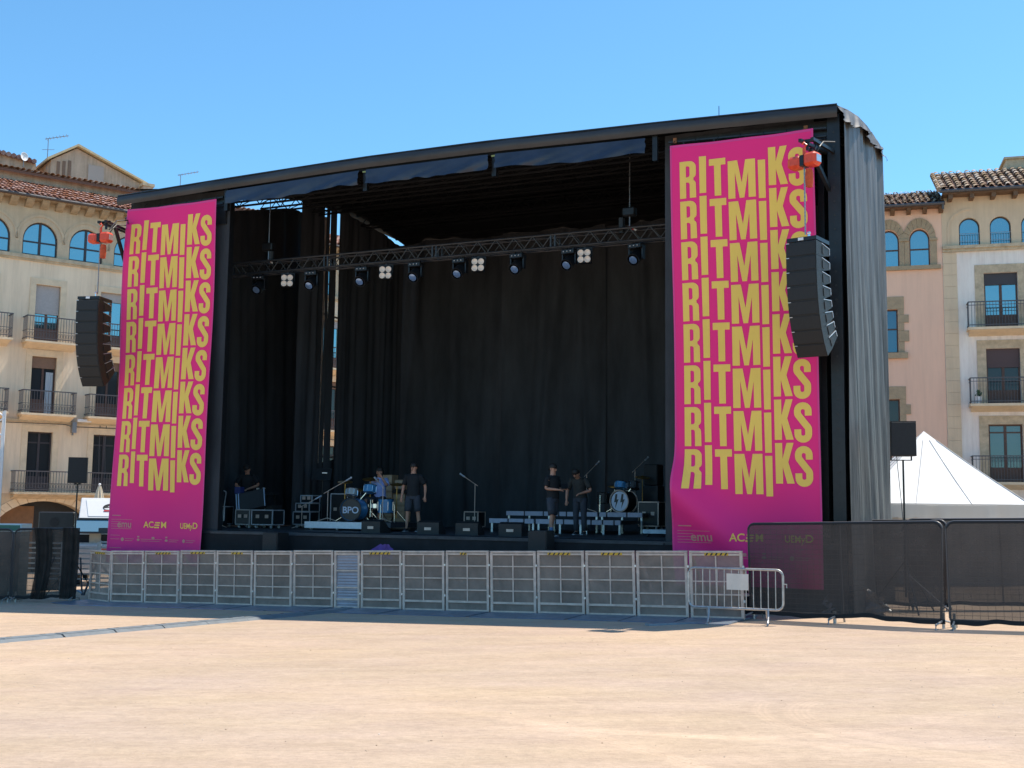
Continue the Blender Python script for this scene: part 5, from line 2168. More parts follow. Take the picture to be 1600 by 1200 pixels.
flight_case(-13.70, 5.0, DECK, .52, .5, .34, R(4), "black flight case at the bottom of the stack left of the drums", M_caseedge, True)
flight_case(-13.66, 5.0, DECK + .455, .46, .46, .22, R(-3), "black amplifier case in the middle of the stack left of the drums", M_caseedge, False)
flight_case(-13.58, 5.0, DECK + .69, .36, .4, .20, R(2), "small case with a bright frame at the top of the stack left of the drums", M_caseedge, False)
flight_case(-12.9, 5.6, DECK, .5, .5, .85, R(8), "tall black rack case between the stack and the drum platform")
o = thing("keyboard_monitor", "dark monitor speaker on a stand left of the drum kit", "loudspeaker", SP(-13.2, 5.0, DECK), SA + R(20))
MB().prism([(-.2, 0), (.16, 0), (.16, .3), (-.02, .32)], lambda u, v: (-.27, u, 1.32 + v), lambda u, v: (.27, u, 1.32 + v)).build("cabinet", M_box, o)
MB().tube((0, 0, .02), (0, 0, 1.32), .02, 8).bx(-.2, .2, -.2, .2, 0, .02).build("stand", M_blackm, o)
MB().bx(.02, .16, -.165, -.15, 1.5, 1.53).build("badge", M_alu, o)
flight_case(-9.48, 7.0, DECK, .42, .45, .40, R(0), "small black case with grey edges against the back curtain in the middle", M_aludark)
flight_case(-4.42, 7.2, DECK + .1, .55, .5, .62, R(-5), "black case with a thin pale edge under the drum monitor at the right", M_aludark)
o = thing("drum_monitor", "black loudspeaker standing on a tall case at the right beside the drums", "loudspeaker", SP(-4.62, 8.0, DECK), SA + R(-10))
MB().bx(-.22, .22, -.2, .2, .02, 1.26).build("stand_case", M_caseblk, o)
MB().bx(-.21, .21, -.19, .19, 1.27, 1.84, bev=.03).build("cabinet", M_box, o)
MB().bx(-.19, .19, -.20, -.191, 1.29, 1.82).build("grille", M_grille, o)

# tan crates standing in for lit pallets seen through a curtain opening
for (s, d, z0, wd, h, lb) in ((-11.62, 6.0, 0.0, .30, 1.02, "tall tan stand-in for the lit curtain opening directly behind the drummer's left side"),
                              (-11.29, 6.1, 0.0, .34, .98, "tall tan stand-in for the lit curtain opening left of the standing man, behind the drums"),
                              (-11.62, 6.0, 1.03, .28, .46, "upper tan stand-in for the lit curtain opening beside the drummer's head"),
                              (-11.27, 6.1, 1.10, .30, .26, "small tan stand-in for the lit curtain opening next to the standing man")):
    o = thing("curtain_gap_crate", lb, "crate", SP(s, d, DECK + z0), SA + R(4), "tan stand-ins for the lit curtain opening")
    MB().bx(-wd / 2, wd / 2, -.2, .2, 0, h).build("crate_body", M_tan, o)
    mb = MB()
    n_ = max(2, int(h / .16))
    for k in range(n_):
        mb.bx(-wd / 2 - .006, wd / 2 + .006, -.216, -.201, h * (k + .12) / n_, h * (k + .8) / n_)
    mb.build("slats", mat("pale_tan_wood", (.52, .36, .23), .7, var=.2, scale=7), o)
o = thing("black_shelf_tray", "dark tray resting between the tan stand-ins", "tray", SP(-11.28, 6.06, DECK + .985), SA)
MB().bx(-.22, .25, -.22, .22, 0, .10, bev=.01).build("tray_body", M_black, o)

# wedge monitors
WG = ((-9.20, "leftmost wedge monitor, below the drummer"), (-7.75, "second wedge monitor, right of the standing man"), (-6.78, "third wedge monitor, in the middle of the stage front"), (-5.73, "rightmost wedge monitor, in front of the lower platforms"))
w0 = None
for s, lb in WG:
    if w0 is None:
        o = w0 = thing("wedge_monitor", "", "loudspeaker", group="wedge monitors along the stage front")
        MB().prism([(-.22, 0), (.2, 0), (.2, .27), (.06, .31), (-.22, .07)], lambda u, v: (-.265, u, v), lambda u, v: (.265, u, v)).build("cabinet", M_box, o)
        MB().prism([(-.212, .085), (.045, .306), (.04, .312), (-.218, .091)], lambda u, v: (-.235, u, v), lambda u, v: (.235, u, v)).build("grille", M_grille, o)
        MB().bx(-.08, .08, .2, .215, .1, .16).build("connector_plate", M_aludark, o)
    else:
        o = copy_tree(w0)
    o.location = SP(s, 1.2, DECK)
    o.rotation_euler = (0, 0, SA + PI + R(-6 if s < -8 else 5))
    o["label"] = "low black " + lb

# black fill speakers standing in front of the deck edge
f0 = None
for s, lb in ((-10.82, "black fill speaker in front of the stage edge below the drum riser"), (-4.38, "black fill speaker in front of the stage edge right of the middle")):
    z0 = sgz(s, -.5)
    if f0 is None:
        o = f0 = thing("fill_speaker", "", "loudspeaker", group="fill speakers at the stage edge")
        MB().bx(-.2, .2, -.22, .22, .9, 1.6, bev=.012).build("cabinet", M_box, o)
        MB().bx(-.185, .185, -.232, -.221, .92, 1.58).build("grille", M_grille, o)
        MB().bx(-.3, .3, -.3, .3, 0, .89, bev=.015).build("sub_cabinet", M_box, o)
    else:
        o = copy_tree(f0)
    o.location = SP(s, -.42, z0)
    o.rotation_euler = (0, 0, SA)
    o["label"] = "tall " + lb
o = thing("grey_crate", "small grey mesh crate behind the barriers left of the gate", "crate", SP(-10.2, -.35, sgz(-10.2, -.35)), SA)
MB().bx(-.16, .16, -.15, .15, 0, .95, bev=.01).build("crate_body", mat("crate_grey", (.1, .1, .11), .6, var=.3, scale=25), o)
MB().bx(-.17, .17, -.16, .16, .951, 1.10).build("crate_lid", M_aludark, o)
mb = MB()
mb.grid(lambda u, v: ((u - .5) * .55, .12 * math.sin(PI * u) + .06 * wob(u * 4 + v * 2, 2), 1.02 + .32 * v * (.6 + .4 * math.sin(PI * u)) + .03 * wob(u * 6, int(v * 5))), 20, 6)
o = mb.build("purple_cloth", M_purple, loc=SP(-8.05, -.45, sgz(-8, -.45)), smooth=2)
tag(o, "purple cloth lying on a box behind the barriers right of the gate", "cloth").rotation_euler = (0, 0, SA)
o = thing("storage_box", "dark box behind the barriers carrying the purple cloth", "box", SP(-8.05, -.4, sgz(-8, -.4)), SA)
MB().bx(-.5, .5, -.25, .2, 0, 1.02, bev=.015).build("box_body", M_caseblk, o)
MB().bx(-.51, .51, -.262, -.251, .8, .83).build("edge_trim", M_aludark, o)
# loose cables and bits on the deck
mb = MB()
mb.path([(x * .25, .35 + .25 * wob(x * .25, 71), .012) for x in range(0, 44)], .012, 5)
o = mb.build("stage_cable", M_blackm, loc=SP(-12.6, 0, DECK))
tag(o, "black cable snaking along the front of the stage floor", "cable").rotation_euler = (0, 0, SA)
for i, (s, d, lb) in enumerate(((-10.05, 3.0, "white setlist paper on the floor left of the standing man's feet"), (-7.72, .85, "white tape mark on the floor before the second wedge"))):
    o = MB().box((0, 0, .006), (.2, .14, .006)).build("white_paper", M_white, loc=SP(s, d, DECK))
    tag(o, lb, "paper").rotation_euler = (0, 0, SA + .2)

# ---------------------------------------------------------------- buildings round the square


def arch_poly(c, hw, z0, zs, zt, n=14):
    """opening with an elliptical head, from sill z0 over springing zs to crown zt"""
    return [(c - hw, z0), (c + hw, z0)] + [(c + hw * math.cos(PI * k / n), zs + (zt - zs) * math.sin(PI * k / n)) for k in range(n + 1)]


def rect_poly(a, b, z0, z1):
    return [(a, z0), (b, z0), (b, z1), (a, z1)]


def wall_part(name, outline, holes, m, parent, y=0.0, reveal=.26):
    mb = MB()
    mb.prism(outline, lambda u, v: (u, y, v), None, holes)
    for h in holes:
        k = len(h)
        for i in range(k):
            (a, b), (c, d) = h[i], h[(i + 1) % k]
            mb.quad((a, y, b), (c, y, d), (c, y + reveal, d), (a, y + reveal, b))
    return mb.build(name, m, parent)


def shrink(poly, t):
    cx = sum(p[0] for p in poly) / len(poly)
    cz = (min(p[1] for p in poly) + max(p[1] for p in poly)) / 2
    hw = (max(p[0] for p in poly) - min(p[0] for p in poly)) / 2
    hh = (max(p[1] for p in poly) - min(p[1] for p in poly)) / 2
    return [(cx + (p[0] - cx) * (hw - t) / hw, cz + (p[1] - cz) * (hh - t) / hh) for p in poly]


def window(parent, poly, y=.2, m=None, glass=None, mull=1, cross=(), t=.055, blind=None, bm=None, name="window", curtain_=False):
    m = m or M_frame
    mb = MB()
    xs = [p[0] for p in poly]
    zs = [p[1] for p in poly]
    x0, x1, z0, z1 = min(xs), max(xs), min(zs), max(zs)
    mb.prism(poly, lambda u, v: (u, y, v), lambda u, v: (u, y + .06, v), [shrink(poly, t)])
    for k in range(mull):
        x = x0 + (x1 - x0) * (k + 1) / (mull + 1)
        mb.bx(x - t * .8, x + t * .8, y - .006, y + .054, z0 + t * .6, z1 - t * .6)
    for c in cross:
        z = z0 + (z1 - z0) * c
        mb.bx(x0 + t * .6, x1 - t * .6, y - .003, y + .05, z - .03, z + .03)
    o = mb.build(name, m, parent)
    MB().prism(shrink(poly, t * .5), lambda u, v: (u, y + .035, v), None).build("pane", glass or M_glass, o)
    if z1 - z0 > 2.2:                                             # solid lower panels of a French door
        xm = (x0 + x1) / 2
        for (a, b) in ((x0 + t * 1.1, xm - t * .9), (xm + t * .9, x1 - t * 1.1)):
            MB().bx(a, b, y + .008, y + .03, z0 + .06, z0 + .62, bev=.006).build("door_panel", m, o)
    if blind:
        MB().bx(x0 + .02, x1 - .02, y - .05, y - .01, z1 - (z1 - z0) * blind, z1 - .01).build("blind", bm or M_blindw, o)
    if curtain_:
        mb = MB()
        mb.grid(lambda u, v: (x0 + (x1 - x0) * (.62 + .3 * u), y - .012 + .01 * math.sin(u * 20), z0 + (z1 - z0) * (.02 + .72 * v)), 12, 1)
        mb.build("drawn_curtain", M_curt, o)
    return o


def balcony(parent, a, b, z, depth=.72, rail=1.0, slab=.16, m=None, bars=.115, deco=True):
    mb = MB()
    mb.bx(a, b, -depth, -.002, z - slab * .55, z)
    mb.prism([(-depth + .06, 0), (-.002, 0), (-.002, -.2), (-depth * .55, -.09)], lambda u, v: (a + .08, u, z - slab * .56 + v), lambda u, v: (b - .08, u, z - slab * .56 + v))
    o = mb.build("balcony", m or M_trim, parent)
    mb = MB()
    y = -depth + .05
    for zz, r in ((z + rail, .022), (z + .10, .016), (z + rail * .42, .010) if deco else (z + rail - .14, .012)):
        mb.bar((a + .04, y, zz), (b - .04, y, zz), r * 2)
        mb.bar((a + .04, y, zz), (a + .04, -.01, zz), r * 2)
        mb.bar((b - .04, y, zz), (b - .04, -.01, zz), r * 2)
    n = int((b - a) / bars)
    for i in range(n + 1):
        x = a + .04 + (b - a - .08) * i / n
        mb.bar((x, y, z), (x, y, z + rail), .016)
        if deco and i < n:
            c = x + (b - a - .08) / n / 2
            mb.path([(c + .035 * math.cos(2 * PI * k / 8), y, z + .24 + .1 * math.sin(2 * PI * k / 8)) for k in range(8)], .008, 4, closed=True)
    for i in range(1, int(depth / bars)):
        for x in (a + .04, b - .04):
            mb.bar((x, y + i * bars, z), (x, y + i * bars, z + rail), .014)
    mb.build("railing", M_rail, o)
    return o


def tiles(parent, u0, u1, y0, z0, y1, z1, m, pitch=.24, course=.42, name="roof", seed=1, ridge=True, jag=.02):
    """barrel tiles laid in courses from the eave (y0, z0) up to (y1, z1)"""
    rr = random.Random(seed)
    S_ = Vector((0, y1 - y0, z1 - z0))
    Ls = S_.length
    t = S_.normalized()
    nrm = Vector((0, -t.z, t.y))
    mb = MB()
    mb.quad((u0, y0, z0 - .02), (u1, y0, z0 - .02), (u1, y1, z1 - .02), (u0, y1, z1 - .02))
    mb.quad((u0, y0 + .01, z0 - .14), (u1, y0 + .01, z0 - .14), (u1, y0 + .01, z0 - .02), (u0, y0 + .01, z0 - .02))
    base = mb.build(name, M_under, parent)
    mb = MB()
    nc = int((u1 - u0) / pitch)
    nr = max(1, int(Ls / course))
    for i in range(nc):
        uc = u0 + (i + .5) * (u1 - u0) / nc
        for j in range(nr):
            a = Vector((uc + rr.uniform(-jag, jag), y0, z0)) + t * (j * Ls / nr - .05 + rr.uniform(-.03, .03)) + nrm * (.03 + rr.uniform(0, .012))
            b = a + t * (Ls / nr + .09) - nrm * .03
            b.x = uc + rr.uniform(-jag, jag)
            ra, rb = pitch * .40, pitch * .31
            n = 5
            A, B = [], []
            for k in range(n + 1):
                an = PI * k / n
                A.append(mb._v(a + Vector((math.cos(an) * ra, 0, 0)) + nrm * (math.sin(an) * ra * .85)))
                B.append(mb._v(b + Vector((math.cos(an) * rb, 0, 0)) + nrm * (math.sin(an) * rb * .85)))
            for k in range(n):
                mb.bm.faces.new((A[k], A[k + 1], B[k + 1], B[k]))
    tl = mb.build("roof_tiles", m, base)
    return base


def shell(parent, u0, u1, z0, z1, depth, m, name="side_wall"):
    mb = MB()
    mb.quad((u0, 0, z0), (u0, depth, z0), (u0, depth, z1), (u0, 0, z1))
    mb.quad((u1, 0, z0), (u1, depth, z0), (u1, depth, z1), (u1, 0, z1))
    mb.quad((u0, depth, z0), (u1, depth, z0), (u1, depth, z1), (u0, depth, z1))
    mb.build(name, m, parent)
    mb = MB()                                                     # black sheet behind the openings, painting in the darkness of the rooms
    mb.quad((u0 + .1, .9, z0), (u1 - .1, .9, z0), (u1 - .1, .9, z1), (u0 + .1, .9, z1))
    mb.build("room_shade_sheet", M_black, parent)


# the beige building at the left
LB = thing("beige_building", "beige plastered building with arched gallery windows and iron balconies at the left", "building", (-19.55, 48.0, 0), math.atan2(.601, .799))
U0, U1 = -7.6, 15.5
bays = [-.08 + 2.68 * k for k in range(-2, 6)]
gal = [-.52 + 1.9 * k for k in range(-3, 9)]
arcs_ = [.3 + 4.9 * k for k in range(-1, 3)]
holes = []
for c in bays:
    holes += [rect_poly(c - .5, c + .5, 8.33, 10.77), rect_poly(c - .5, c + .5, 5.33, 7.73), rect_poly(c - .5, c + .5, 2.12, 4.58)]
gholes = [arch_poly(c, 2.05, -1.9, .35, 1.72, 18) for c in arcs_]
wall_part("ground_floor_wall", rect_poly(U0, U1, -2.2, 2.02), gholes, M_gallery, LB, reveal=.8)
wall_part("wall", rect_poly(U0, U1, 2.02, 11.84), holes, M_plaster, LB)
ah = [arch_poly(c, .71, 11.99, 12.62, 13.42) for c in gal]
wall_part("gallery_wall", rect_poly(U0, U1, 11.84, 14.36), ah, M_gallery, LB)
shell(LB, U0, U1, -2.2, 14.36, 9, M_plaster)
mb = MB()
mb.bx(U0, U1, -.13, -.003, 11.80, 11.95)
mb.bx(U0, U1, -.07, -.003, 11.72, 11.799)
mb.bx(U0, U1, -.10, -.003, 4.98, 5.08)
mb.build("cornice", M_trimd, LB)
mb = MB()
for c in gal:                                                     # faint raised arch bands round the gallery windows
    P_ = [(c + 1.0 * math.cos(PI * k / 16), 12.62 + 1.12 * math.sin(PI * k / 16)) for k in range(17)] + [(c + .9 * math.cos(PI * k / 16), 12.62 + 1.02 * math.sin(PI * k / 16)) for k in range(16, -1, -1)]
    mb.prism(P_, lambda u, v: (u, -.025, v), lambda u, v: (u, -.002, v))
    mb.mark()
mb.build_split("arch_moulding", M_gallery, LB)
mb = MB()
for c in arcs_:
    k_ = 18
    for i in range(k_):
        a0, a1 = PI * (i + .04) / k_, PI * (i + .96) / k_
        q = [(c + rx * math.cos(a), .35 + rz_ * math.sin(a)) for rx, rz_, a in ((2.05, 1.37, a0), (2.42, 1.68, a0), (2.42, 1.68, a1), (2.05, 1.37, a1))]
        mb.prism(q, lambda u, v: (u, -.035, v), lambda u, v: (u, -.002, v))
    mb.mark()
mb.build_split("arch_stones", M_trim, LB)
for c in gal:
    window(LB, arch_poly(c, .71, 11.99, 12.62, 13.42), .12, M_frame, M_glass, 1, (.40,), t=.06)
mb = MB()
for c in bays:
    for (z0, z1) in ((8.33, 10.77), (5.33, 7.73), (2.12, 4.58)):
        mb.bx(c - .74, c - .501, -.03, -.002, z0, z1 + .002)
        mb.bx(c + .501, c + .74, -.03, -.002, z0, z1 + .002)
        mb.bx(c - .74, c + .74, -.03, -.002, z1 + .003, z1 + .27)
        mb.mark()
mb.build_split("window_surround", M_trim, LB)
rw = random.Random(5)
for i, c in enumerate(bays):
    o = window(LB, rect_poly(c - .5, c + .5, 8.33, 10.77), .16, M_framebr, M_glass, 1, (), blind=.5 if i % 2 == 0 else .16, bm=M_blindw)
    o = window(LB, rect_poly(c - .5, c + .5, 5.33, 7.73), .16, M_framebr, M_glassdark, 1, (), blind=.2 if i % 2 == 0 else .15, bm=M_blindb, curtain_=(i == 2))
    o = window(LB, rect_poly(c - .5, c + .5, 2.12, 4.58), .16, M_frame, M_glassdark, 1, (.82,))
for i, c in enumerate(bays):
    balcony(LB, c - .98, c + 1.22, 8.32, rail=1.0)
    balcony(LB, c - .98, c + 1.22, 5.31, rail=.93)
balcony(LB, U0 + 1.2, -1.85, 2.08, rail=.85)
balcony(LB, -1.18, U1 - .5, 2.08, rail=.85, m=M_trimd)
# eaves
mb = MB()
u = U0 + .3
while u < U1:
    mb.prism([(-.003, 14.28), (-.003, 13.98), (-.12, 13.99), (-.33, 14.10), (-.48, 14.22), (-.5, 14.28)], lambda a, b: (u - .15, a, b), lambda a, b: (u + .15, a, b))
    mb.mark()
    u += .62
mb.bx(U0, U1, -.55, -.003, 14.281, 14.34)
mb.build_split("eaves_bracket", mat("shaded_bracket_stone", (.36, .27, .175), .9, var=.2, scale=5), LB)  # shade under the eaves is put into this darker stone colour
mb = MB()
mb.path([(U0 + (U1 - U0) * k / 20, -.62, 14.36) for k in range(21)], .06, 8)
mb.build("gutter", M_gutter, LB)
tiles(LB, U0, U1, -.60, 14.42, 3.1, 15.82, M_tile, seed=3)
# upper set-back storeys
mb = MB()
mb.bx(U0, 12, 3.11, 9, 14.0, 16.25)
mb.build("attic_wall", M_hut, LB)
mb = MB()
for (a, b) in ((2.0, 2.7), (4.0, 4.9), (-1.6, -.9)):
    mb.bx(a, b, 3.06, 3.10, 15.75, 15.82)
    mb.bx(a + .05, b - .05, 3.08, 3.105, 15.3, 15.74)
    mb.mark()
mb.build_split("attic_opening", M_trimd, LB)
tiles(LB, U0, 12, 2.75, 16.28, 6.2, 17.05, mat("sandy_tiles", (.56, .40, .25), .9, col2=(.34, .22, .13), scale=4, island=.3), seed=8, course=.45)
mb = MB()                                                         # lean-to with its own eave at the left
mb.prism([(-7.0, 16.9), (.9, 16.9), (.9, 17.95), (-7.0, 18.75)], lambda u, v: (u, 7.2, v), lambda u, v: (u, 9.5, v))
mb.build("rear_wall", M_hut, LB)
mb = MB()
for k in range(34):
    u = -7 + k * .235
    zz = 18.75 - (u + 7) * .1013
    mb.tube((u, 6.95, zz + .03), (u, 9.6, zz + .25), .12, 6)
mb.build("rear_tiles", mat("dark_red_tiles", (.30, .13, .09), .9, col2=(.2, .09, .07), scale=5, island=.3), LB)
MB().bx(-2.4, -1.55, 6.3, 6.6, 16.4, 18.45).build("flue", mat("brick_red", (.38, .2, .13), .9, var=.2, scale=6), LB)
# gabled roof hut
hut = [(1.35, 16.7), (5.75, 16.7), (5.75, 17.62), (2.52, 18.82), (1.35, 18.02)]
mb = MB()
mb.prism(hut, lambda u, v: (u, 6.3, v), lambda u, v: (u, 9.2, v))
mb.build("hut_wall", M_hut, LB)
mb = MB()
mb.prism([(1.12, 17.93), (2.52, 18.88), (5.98, 17.60), (5.98, 17.69), (2.52, 18.99), (1.12, 18.05)], lambda u, v: (u, 6.05, v), lambda u, v: (u, 9.4, v))
mb.build("hut_roof", mat("pale_roof_edge", (.58, .46, .28), .8, var=.15, scale=8), LB)
mb = MB()
for k in range(3):
    mb.bx(1.62 + k * .26, 1.76 + k * .26, 6.26, 6.30, 17.3, 18.0 + k * .07)
    mb.mark()
mb.build_split("hut_louvre", M_blindb, LB)
MB().bx(3.1, 3.85, 6.262, 6.298, 17.3, 18.12).build("hut_panel", mat("pale_panel", (.47, .38, .33), .8), LB)
MB().bx(5.62, 6.1, 5.6, 6.1, 16.4, 17.38).build("chimney", M_hut, LB)
MB().bx(5.56, 6.16, 5.54, 6.16, 17.381, 17.52).build("chimney_cap", M_trimd, LB)
MB().bx(1.12, 1.3, -.28, -.03, 4.6, 5.05).bx(1.18, 1.24, -.06, -.003, 4.5, 4.9).build("lamp_bracket", M_steel, LB)
MB().bx(1.3, 1.88, -.36, -.2, 5.06, 5.19, bev=.02).build("wall_lamp", M_white, LB)
mb = MB()
mb.path([(2.35, -.012, 5.0), (2.36, -.014, 3.9), (2.4, -.012, 2.9)], .014, 5)
mb.mark()
mb.path([(2.62, -.012, 5.0), (2.6, -.014, 4.1), (2.66, -.012, 2.9)], .014, 5)
mb.mark()
mb.path([(-7, -.02, 4.93), (-3, -.02, 4.90), (.9, -.02, 4.94), (1.2, -.02, 4.86), (6, -.02, 4.92), (14, -.02, 4.9)], .014, 5)
mb.build_split("wall_cable", M_rail, LB)
# arcade back: brown doors
MB().bx(-1.6, 0.05, .82, .88, -2, 1.5).build("wooden_door", mat("arcade_door", (.22, .115, .055), .6, var=.15, scale=5), LB)


def at_lb(u, y, z):
    return LB.matrix_basis @ Vector((u, y, z)) if False else Vector((-19.55 + .799 * u - .601 * y, 48 + .601 * u + .799 * y, z))


for (u, y, z, h, lb) in ((1.35, 7.0, 17.7, 1.55, "television aerial on the roof left of the gabled roof hut"), (8.0, 7.0, 17.0, 1.7, "thin television aerial on the roof just left of the stage roof")):
    o = thing("roof_aerial", lb, "antenna", at_lb(u, y, z), R(20), "television aerials on the left roofs")
    MB().tube((0, 0, 0), (0, 0, h), .022, 6).build("mast", M_steel, o)
    mb = MB()
    mb.bar((-.15, 0, h - .05), (.9, .1, h + .28), .03)
    for k in range(7):
        q = -.1 + k * .15
        mb.bar((q, -.22, h - .03 + .31 * (q + .1)), (q + .05, .26, h - .03 + .31 * (q + .1)), .016)
    mb.bar((-.25, 0, h * .62), (.3, 0, h * .66), .02)
    mb.build("aerial_rods", M_steel, o)
o = thing("satellite_dish", "small white satellite dish on the left roof", "satellite dish", at_lb(.25, 6.9, 17.6), R(60))
MB().lathe([(0, 0), (.11, .012), (.2, .05), (.207, .047), (.11, .004), (0, -.008)], (0, 0, .5), 'Y', 20).build("dish", M_white, o, smooth=True)
MB().tube((0, 0, 0), (0, 0, .5), .02, 6).build("arm", M_steel, o)

# the salmon building and the cream building at the right
RA = math.atan2(-.272, .962)
RO = (18.74, 50.0, 0)
SB = thing("salmon_building", "salmon plastered building with paired stone-arched windows at the right", "building", RO, RA)
a0, a1 = -11.0, .2
pair = [-2.03, -.74, -7.03, -5.74]
sh_ = [arch_poly(c, .43, 12.60, 13.78, 14.27) for c in pair]
wins = []
for c in (-2.06, -6.6):
    wins += [rect_poly(c - .33, c + .33, 8.73, 10.68), rect_poly(c - .33, c + .33, 4.7, 6.67), rect_poly(c - .33, c + .33, 1.2, 3.2)]
wall_part("wall", rect_poly(a0, a1, -1.5, 15.22), sh_ + wins, M_salmon, SB)
shell(SB, a0, a1 - .01, -1.5, 15.22, 8, M_salmon)
for c in pair:
    window(SB, arch_poly(c, .43, 12.60, 13.78, 14.27), .14, M_framebr, M_glass, 0, (.46,), t=.055)
for i, c in enumerate((-2.06, -6.6)):
    window(SB, rect_poly(c - .33, c + .33, 8.73, 10.68), .14, M_framebr, mat("dim_sky_glass", (.10, .17, .21), .05, metal=.7, bump=.04, bscale=2), 0, (.55,))
    window(SB, rect_poly(c - .33, c + .33, 4.7, 6.67), .14, M_framebr, M_glassdark, 0, (.5,))
    window(SB, rect_poly(c - .33, c + .33, 1.2, 3.2), .14, M_framebr, M_glassdark, 0, (.5,))
mb = MB()
for c in pair:                                                    # voussoirs and piers
    k_ = 9
    for i in range(k_):
        q0, q1 = PI * (i + .03) / k_, PI * (i + .97) / k_
        q = [(c + rx * math.cos(a), 13.80 + rz_ * math.sin(a)) for rx, rz_, a in ((.44, .50, q0), (.69, .95, q0), (.69, .95, q1), (.44, .50, q1))]
        q = [(min(max(x, c - .645), c + (.645 if c in (-2.03, -7.03) else .80)), z) for x, z in q]
        mb.prism(q, lambda u, v: (u, -.05, v), lambda u, v: (u, -.002, v))
    for sgn in (-1, 1):
        xa, xb = c + sgn * .44, c + sgn * .638
        if sgn == 1 and c in (-.74, -5.74):
            xb = c + .72
        x_, y_ = min(xa, xb), max(xa, xb)
        mb.bx(x_, y_, -.04, -.002, 12.62, 13.72)
        mb.bx(x_ - .03, y_ + .03 if sgn == 1 and c in (-.74, -5.74) else y_, -.09, -.002, 13.722, 13.82)
    mb.mark()
for (xa, xb) in ((-2.75, .12), (-7.75, -4.9)):
    mb.bx(xa, xb, -.14, -.002, 12.42, 12.60)
    mb.mark()
mb.build_split("stone_arch", M_stone, SB)
mb = MB()
rq = random.Random(2)
for c in (-2.06, -6.6):
    for (z0, z1) in ((8.73, 10.68), (4.7, 6.67), (1.2, 3.2)):
        mb.bx(c - .60, c + .60, -.04, -.002, z1 + .002, z1 + .56)
        z = z0
        wide = False
        while z < z1 - .05:
            hh = min(z1 - z, rq.uniform(.34, .5))
            ww = .26 if not wide else .46
            for sgn in (-1, 1):
                xa, xb = sorted((c + sgn * .331, c + sgn * (.331 + ww)))
                mb.bx(xa, xb, -.04 if wide else -.034, -.002, z + .004, z + hh - .004)
            wide = not wide
            z += hh
        mb.bx(c - .55, c + .72, -.15, -.002, z0 - .26, z0 - .003)
        mb.mark()
mb.build_split("stone_surround", M_stone, SB)
mb = MB()
u = a0 + .3
while u < a1:
    mb.prism([(-.003, 15.14), (-.003, 14.92), (-.25, 14.95), (-.5, 15.06), (-.5, 15.14)], lambda p, q: (u - .09, p, q), lambda p, q: (u + .09, p, q))
    mb.mark()
    u += .68
mb.bx(a0, a1 - .02, -.6, -.003, 15.141, 15.20)
mb.build_split("eaves_bracket", M_wood, SB)
mb = MB()
mb.path([(a0 + (a1 + .08 - a0) * k / 12, -.66, 15.22) for k in range(13)], .075, 8)
mb.tube((a1 + .02, -.66, 15.22), (a1 + .02, -.62, 14.95), .05, 8)
mb.build("gutter", M_gutter, SB)
tiles(SB, a0, a1 + .12, -.62, 15.28, 3.0, 16.75, M_tiled, pitch=.25, seed=12, jag=.035)

CB = thing("cream_building", "cream building with small arched windows and tall balconies at the far right", "building", RO, RA)
c0, c1 = .205, 11.0
doors = [2.55, 6.1, 9.3]
cg = [1.34 + 1.27 * k for k in range(7)]
gh = [arch_poly(c, .43, 13.42, 14.22, 14.66) for c in cg]
wall_part("gallery_wall", rect_poly(c0, c1, 13.30, 15.72), gh, M_gallery2, CB)
dh = []
for c in doors:
    dh += [rect_poly(c - .68, c + .68, 9.70, 12.15), rect_poly(c - .68, c + .68, 6.40, 8.82), rect_poly(c - .68, c + .68, 3.06, 5.53)]
wall_part("wall", rect_poly(c0, c1, -1.5, 13.30), dh, M_whitew, CB)
shell(CB, c0, c1, -1.5, 15.72, 8, M_gallery2)
mb = MB()
z = -1.4
while z < 13.1:
    mb.bx(c0 + .01, .78, -.04, -.002, z + .004, min(13.1, z + .52) - .004)
    z += .52
mb.build("corner_pilaster", M_gallery2, CB)
mb = MB()
for c in doors:
    for (z0, z1) in ((9.70, 12.15), (6.40, 8.82), (3.06, 5.53)):
        mb.bx(c - 1.05, c - .682, -.03, -.002, z0 - .12, z1 + .002)
        mb.bx(c + .682, c + 1.05, -.03, -.002, z0 - .12, z1 + .002)
        mb.bx(c - 1.05, c + 1.05, -.03, -.002, z1 + .004, z1 + .37)
        mb.mark()
mb.build_split("window_surround", M_trimd, CB)
mb = MB()
mb.bx(c0, c1, -.20, -.003, 13.26, 13.40)
mb.bx(c0, c1, -.12, -.003, 13.14, 13.259)
mb.build("cornice", M_trimd, CB)
mb = MB()
P_ = []
for c in (cg[0] - .05, cg[3] - .05, cg[5] - .05):
    mb.prism([(c - .86, 13.42), (c - .78, 13.42)] + [(c + .1 + -.88 * math.cos(R(6 * k)), 14.2 + .8 * math.sin(R(6 * k))) for k in range(0, 16)] + [(c + .1 - .96 * math.cos(R(6 * k)), 14.2 + .88 * math.sin(R(6 * k))) for k in range(15, -1, -1)],
             lambda u, v: (u, -.03, v), lambda u, v: (u, -.002, v))
    mb.mark()
mb.build_split("arch_moulding", M_gallery2, CB)
for c in cg:
    o = window(CB, arch_poly(c, .43, 13.42, 14.22, 14.66), .14, M_frame, M_glass, 0, (), t=.05)
    mb = MB()
    for z in (13.95, 13.62):
        mb.bar((c - .42, .02, z), (c + .42, .02, z), .02)
    for k in range(8):
        x = c - .37 + .74 * k / 7
        mb.bar((x, .02, 13.43), (x, .02, 13.95), .014)
    mb.build("window_railing", M_steel, o)
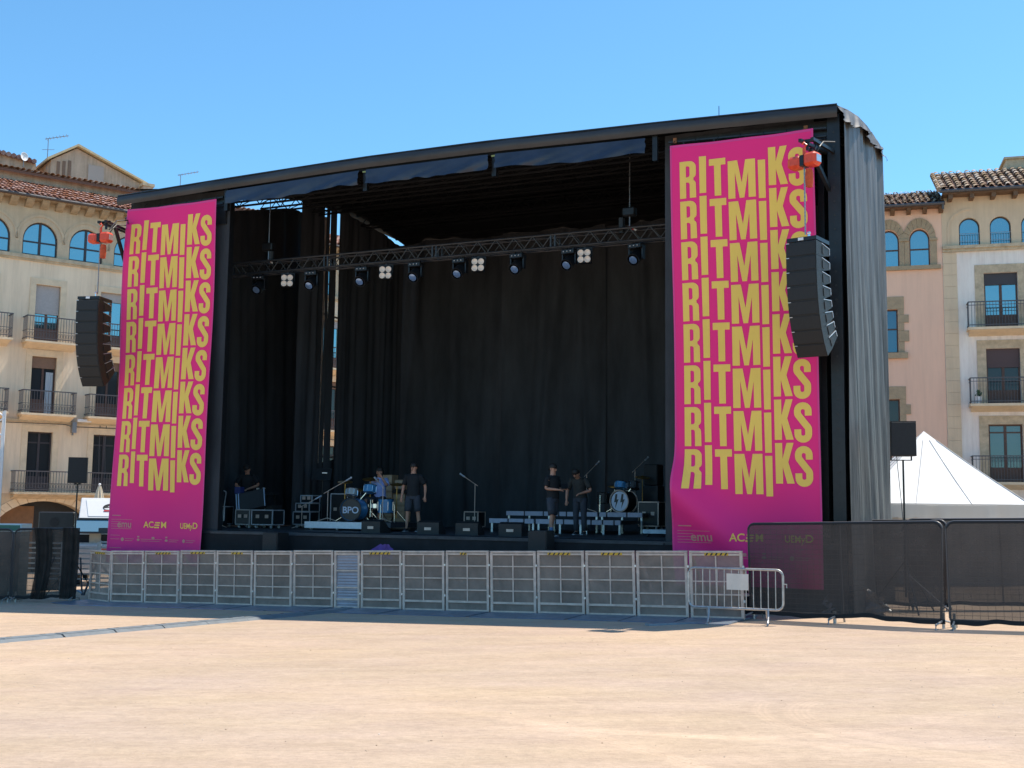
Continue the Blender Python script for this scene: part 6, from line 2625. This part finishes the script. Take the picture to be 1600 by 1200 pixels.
for i, c in enumerate(doors):
    window(CB, rect_poly(c - .68, c + .68, 9.70, 12.15), .16, M_framebr, M_glass, 1, (), t=.07, blind=.21, bm=M_frame)
    window(CB, rect_poly(c - .68, c + .68, 6.40, 8.82), .16, M_framebr, M_glassdark, 1, (), t=.07, blind=.34, bm=M_blindd)
    window(CB, rect_poly(c - .68, c + .68, 3.06, 5.53), .16, M_framebr, mat("dim_glass", (.12, .15, .17), .08, metal=.6), 1, (.86,), t=.07)
    for z in (9.68, 6.38, 3.04):
        balcony(CB, c - 1.45, c + 1.45, z, rail=1.1, slab=.2, deco=False, bars=.125)
o = thing("flower_pot", "small pale flower pot on the middle balcony of the cream building", "flower pot", (18.74 + .962 * 1.45 - .272 * .45, 50 - .272 * 1.45 - .962 * .45, 6.39))
MB().lathe([(0, 0), (.11, 0), (.15, .3), (.13, .3), (0, .26)], n=14).build("pot", M_white, o, smooth=True)
mb = MB()
for k in range(26):
    a = random.uniform(0, 6.28)
    r = random.uniform(.03, .14)
    z = .3 + random.uniform(0, .22)
    mb.quad((r * math.cos(a), r * math.sin(a), z), (r * math.cos(a) + .06, r * math.sin(a), z + .05), (r * math.cos(a) + .05, r * math.sin(a) + .06, z + .1), (r * math.cos(a), r * math.sin(a) + .05, z + .04))
mb.build("leaves", mat("leaf_green", (.06, .11, .035), .7), o)
mb = MB()
u = c0 + .35
while u < c1:
    mb.bx(u - .09, u + .09, -.62, -.003, 15.40, 15.60)
    mb.mark()
    u += .88
mb.bx(c0, c1, -.68, -.003, 15.601, 15.66)
mb.build_split("rafter_end", M_wood, CB)
mb = MB()
mb.path([(c0 - .12 + (c1 - c0) * k / 12, -.76, 15.72) for k in range(13)], .085, 8)
mb.build("gutter", M_gutter, CB)
tiles(CB, c0 - .1, c1, -.72, 15.80, 2.9, 17.55, M_tiled, pitch=.33, course=.46, seed=15, jag=.03)
mb = MB()
for k in range(9):
    mb.tube((c0 - .12, -.6 + k * .39, 15.84 + k * .188), (c0 - .1, -.2 + k * .39, 16.03 + k * .188), .12, 7, .10)
mb.build("verge_tiles", M_tiled, CB)
MB().bx(3.35, 9, 3.0, 5.5, 16.6, 18.05).bx(3.25, 9.1, 2.9, 5.6, 18.051, 18.15).build("roof_terrace", M_trimd, CB)
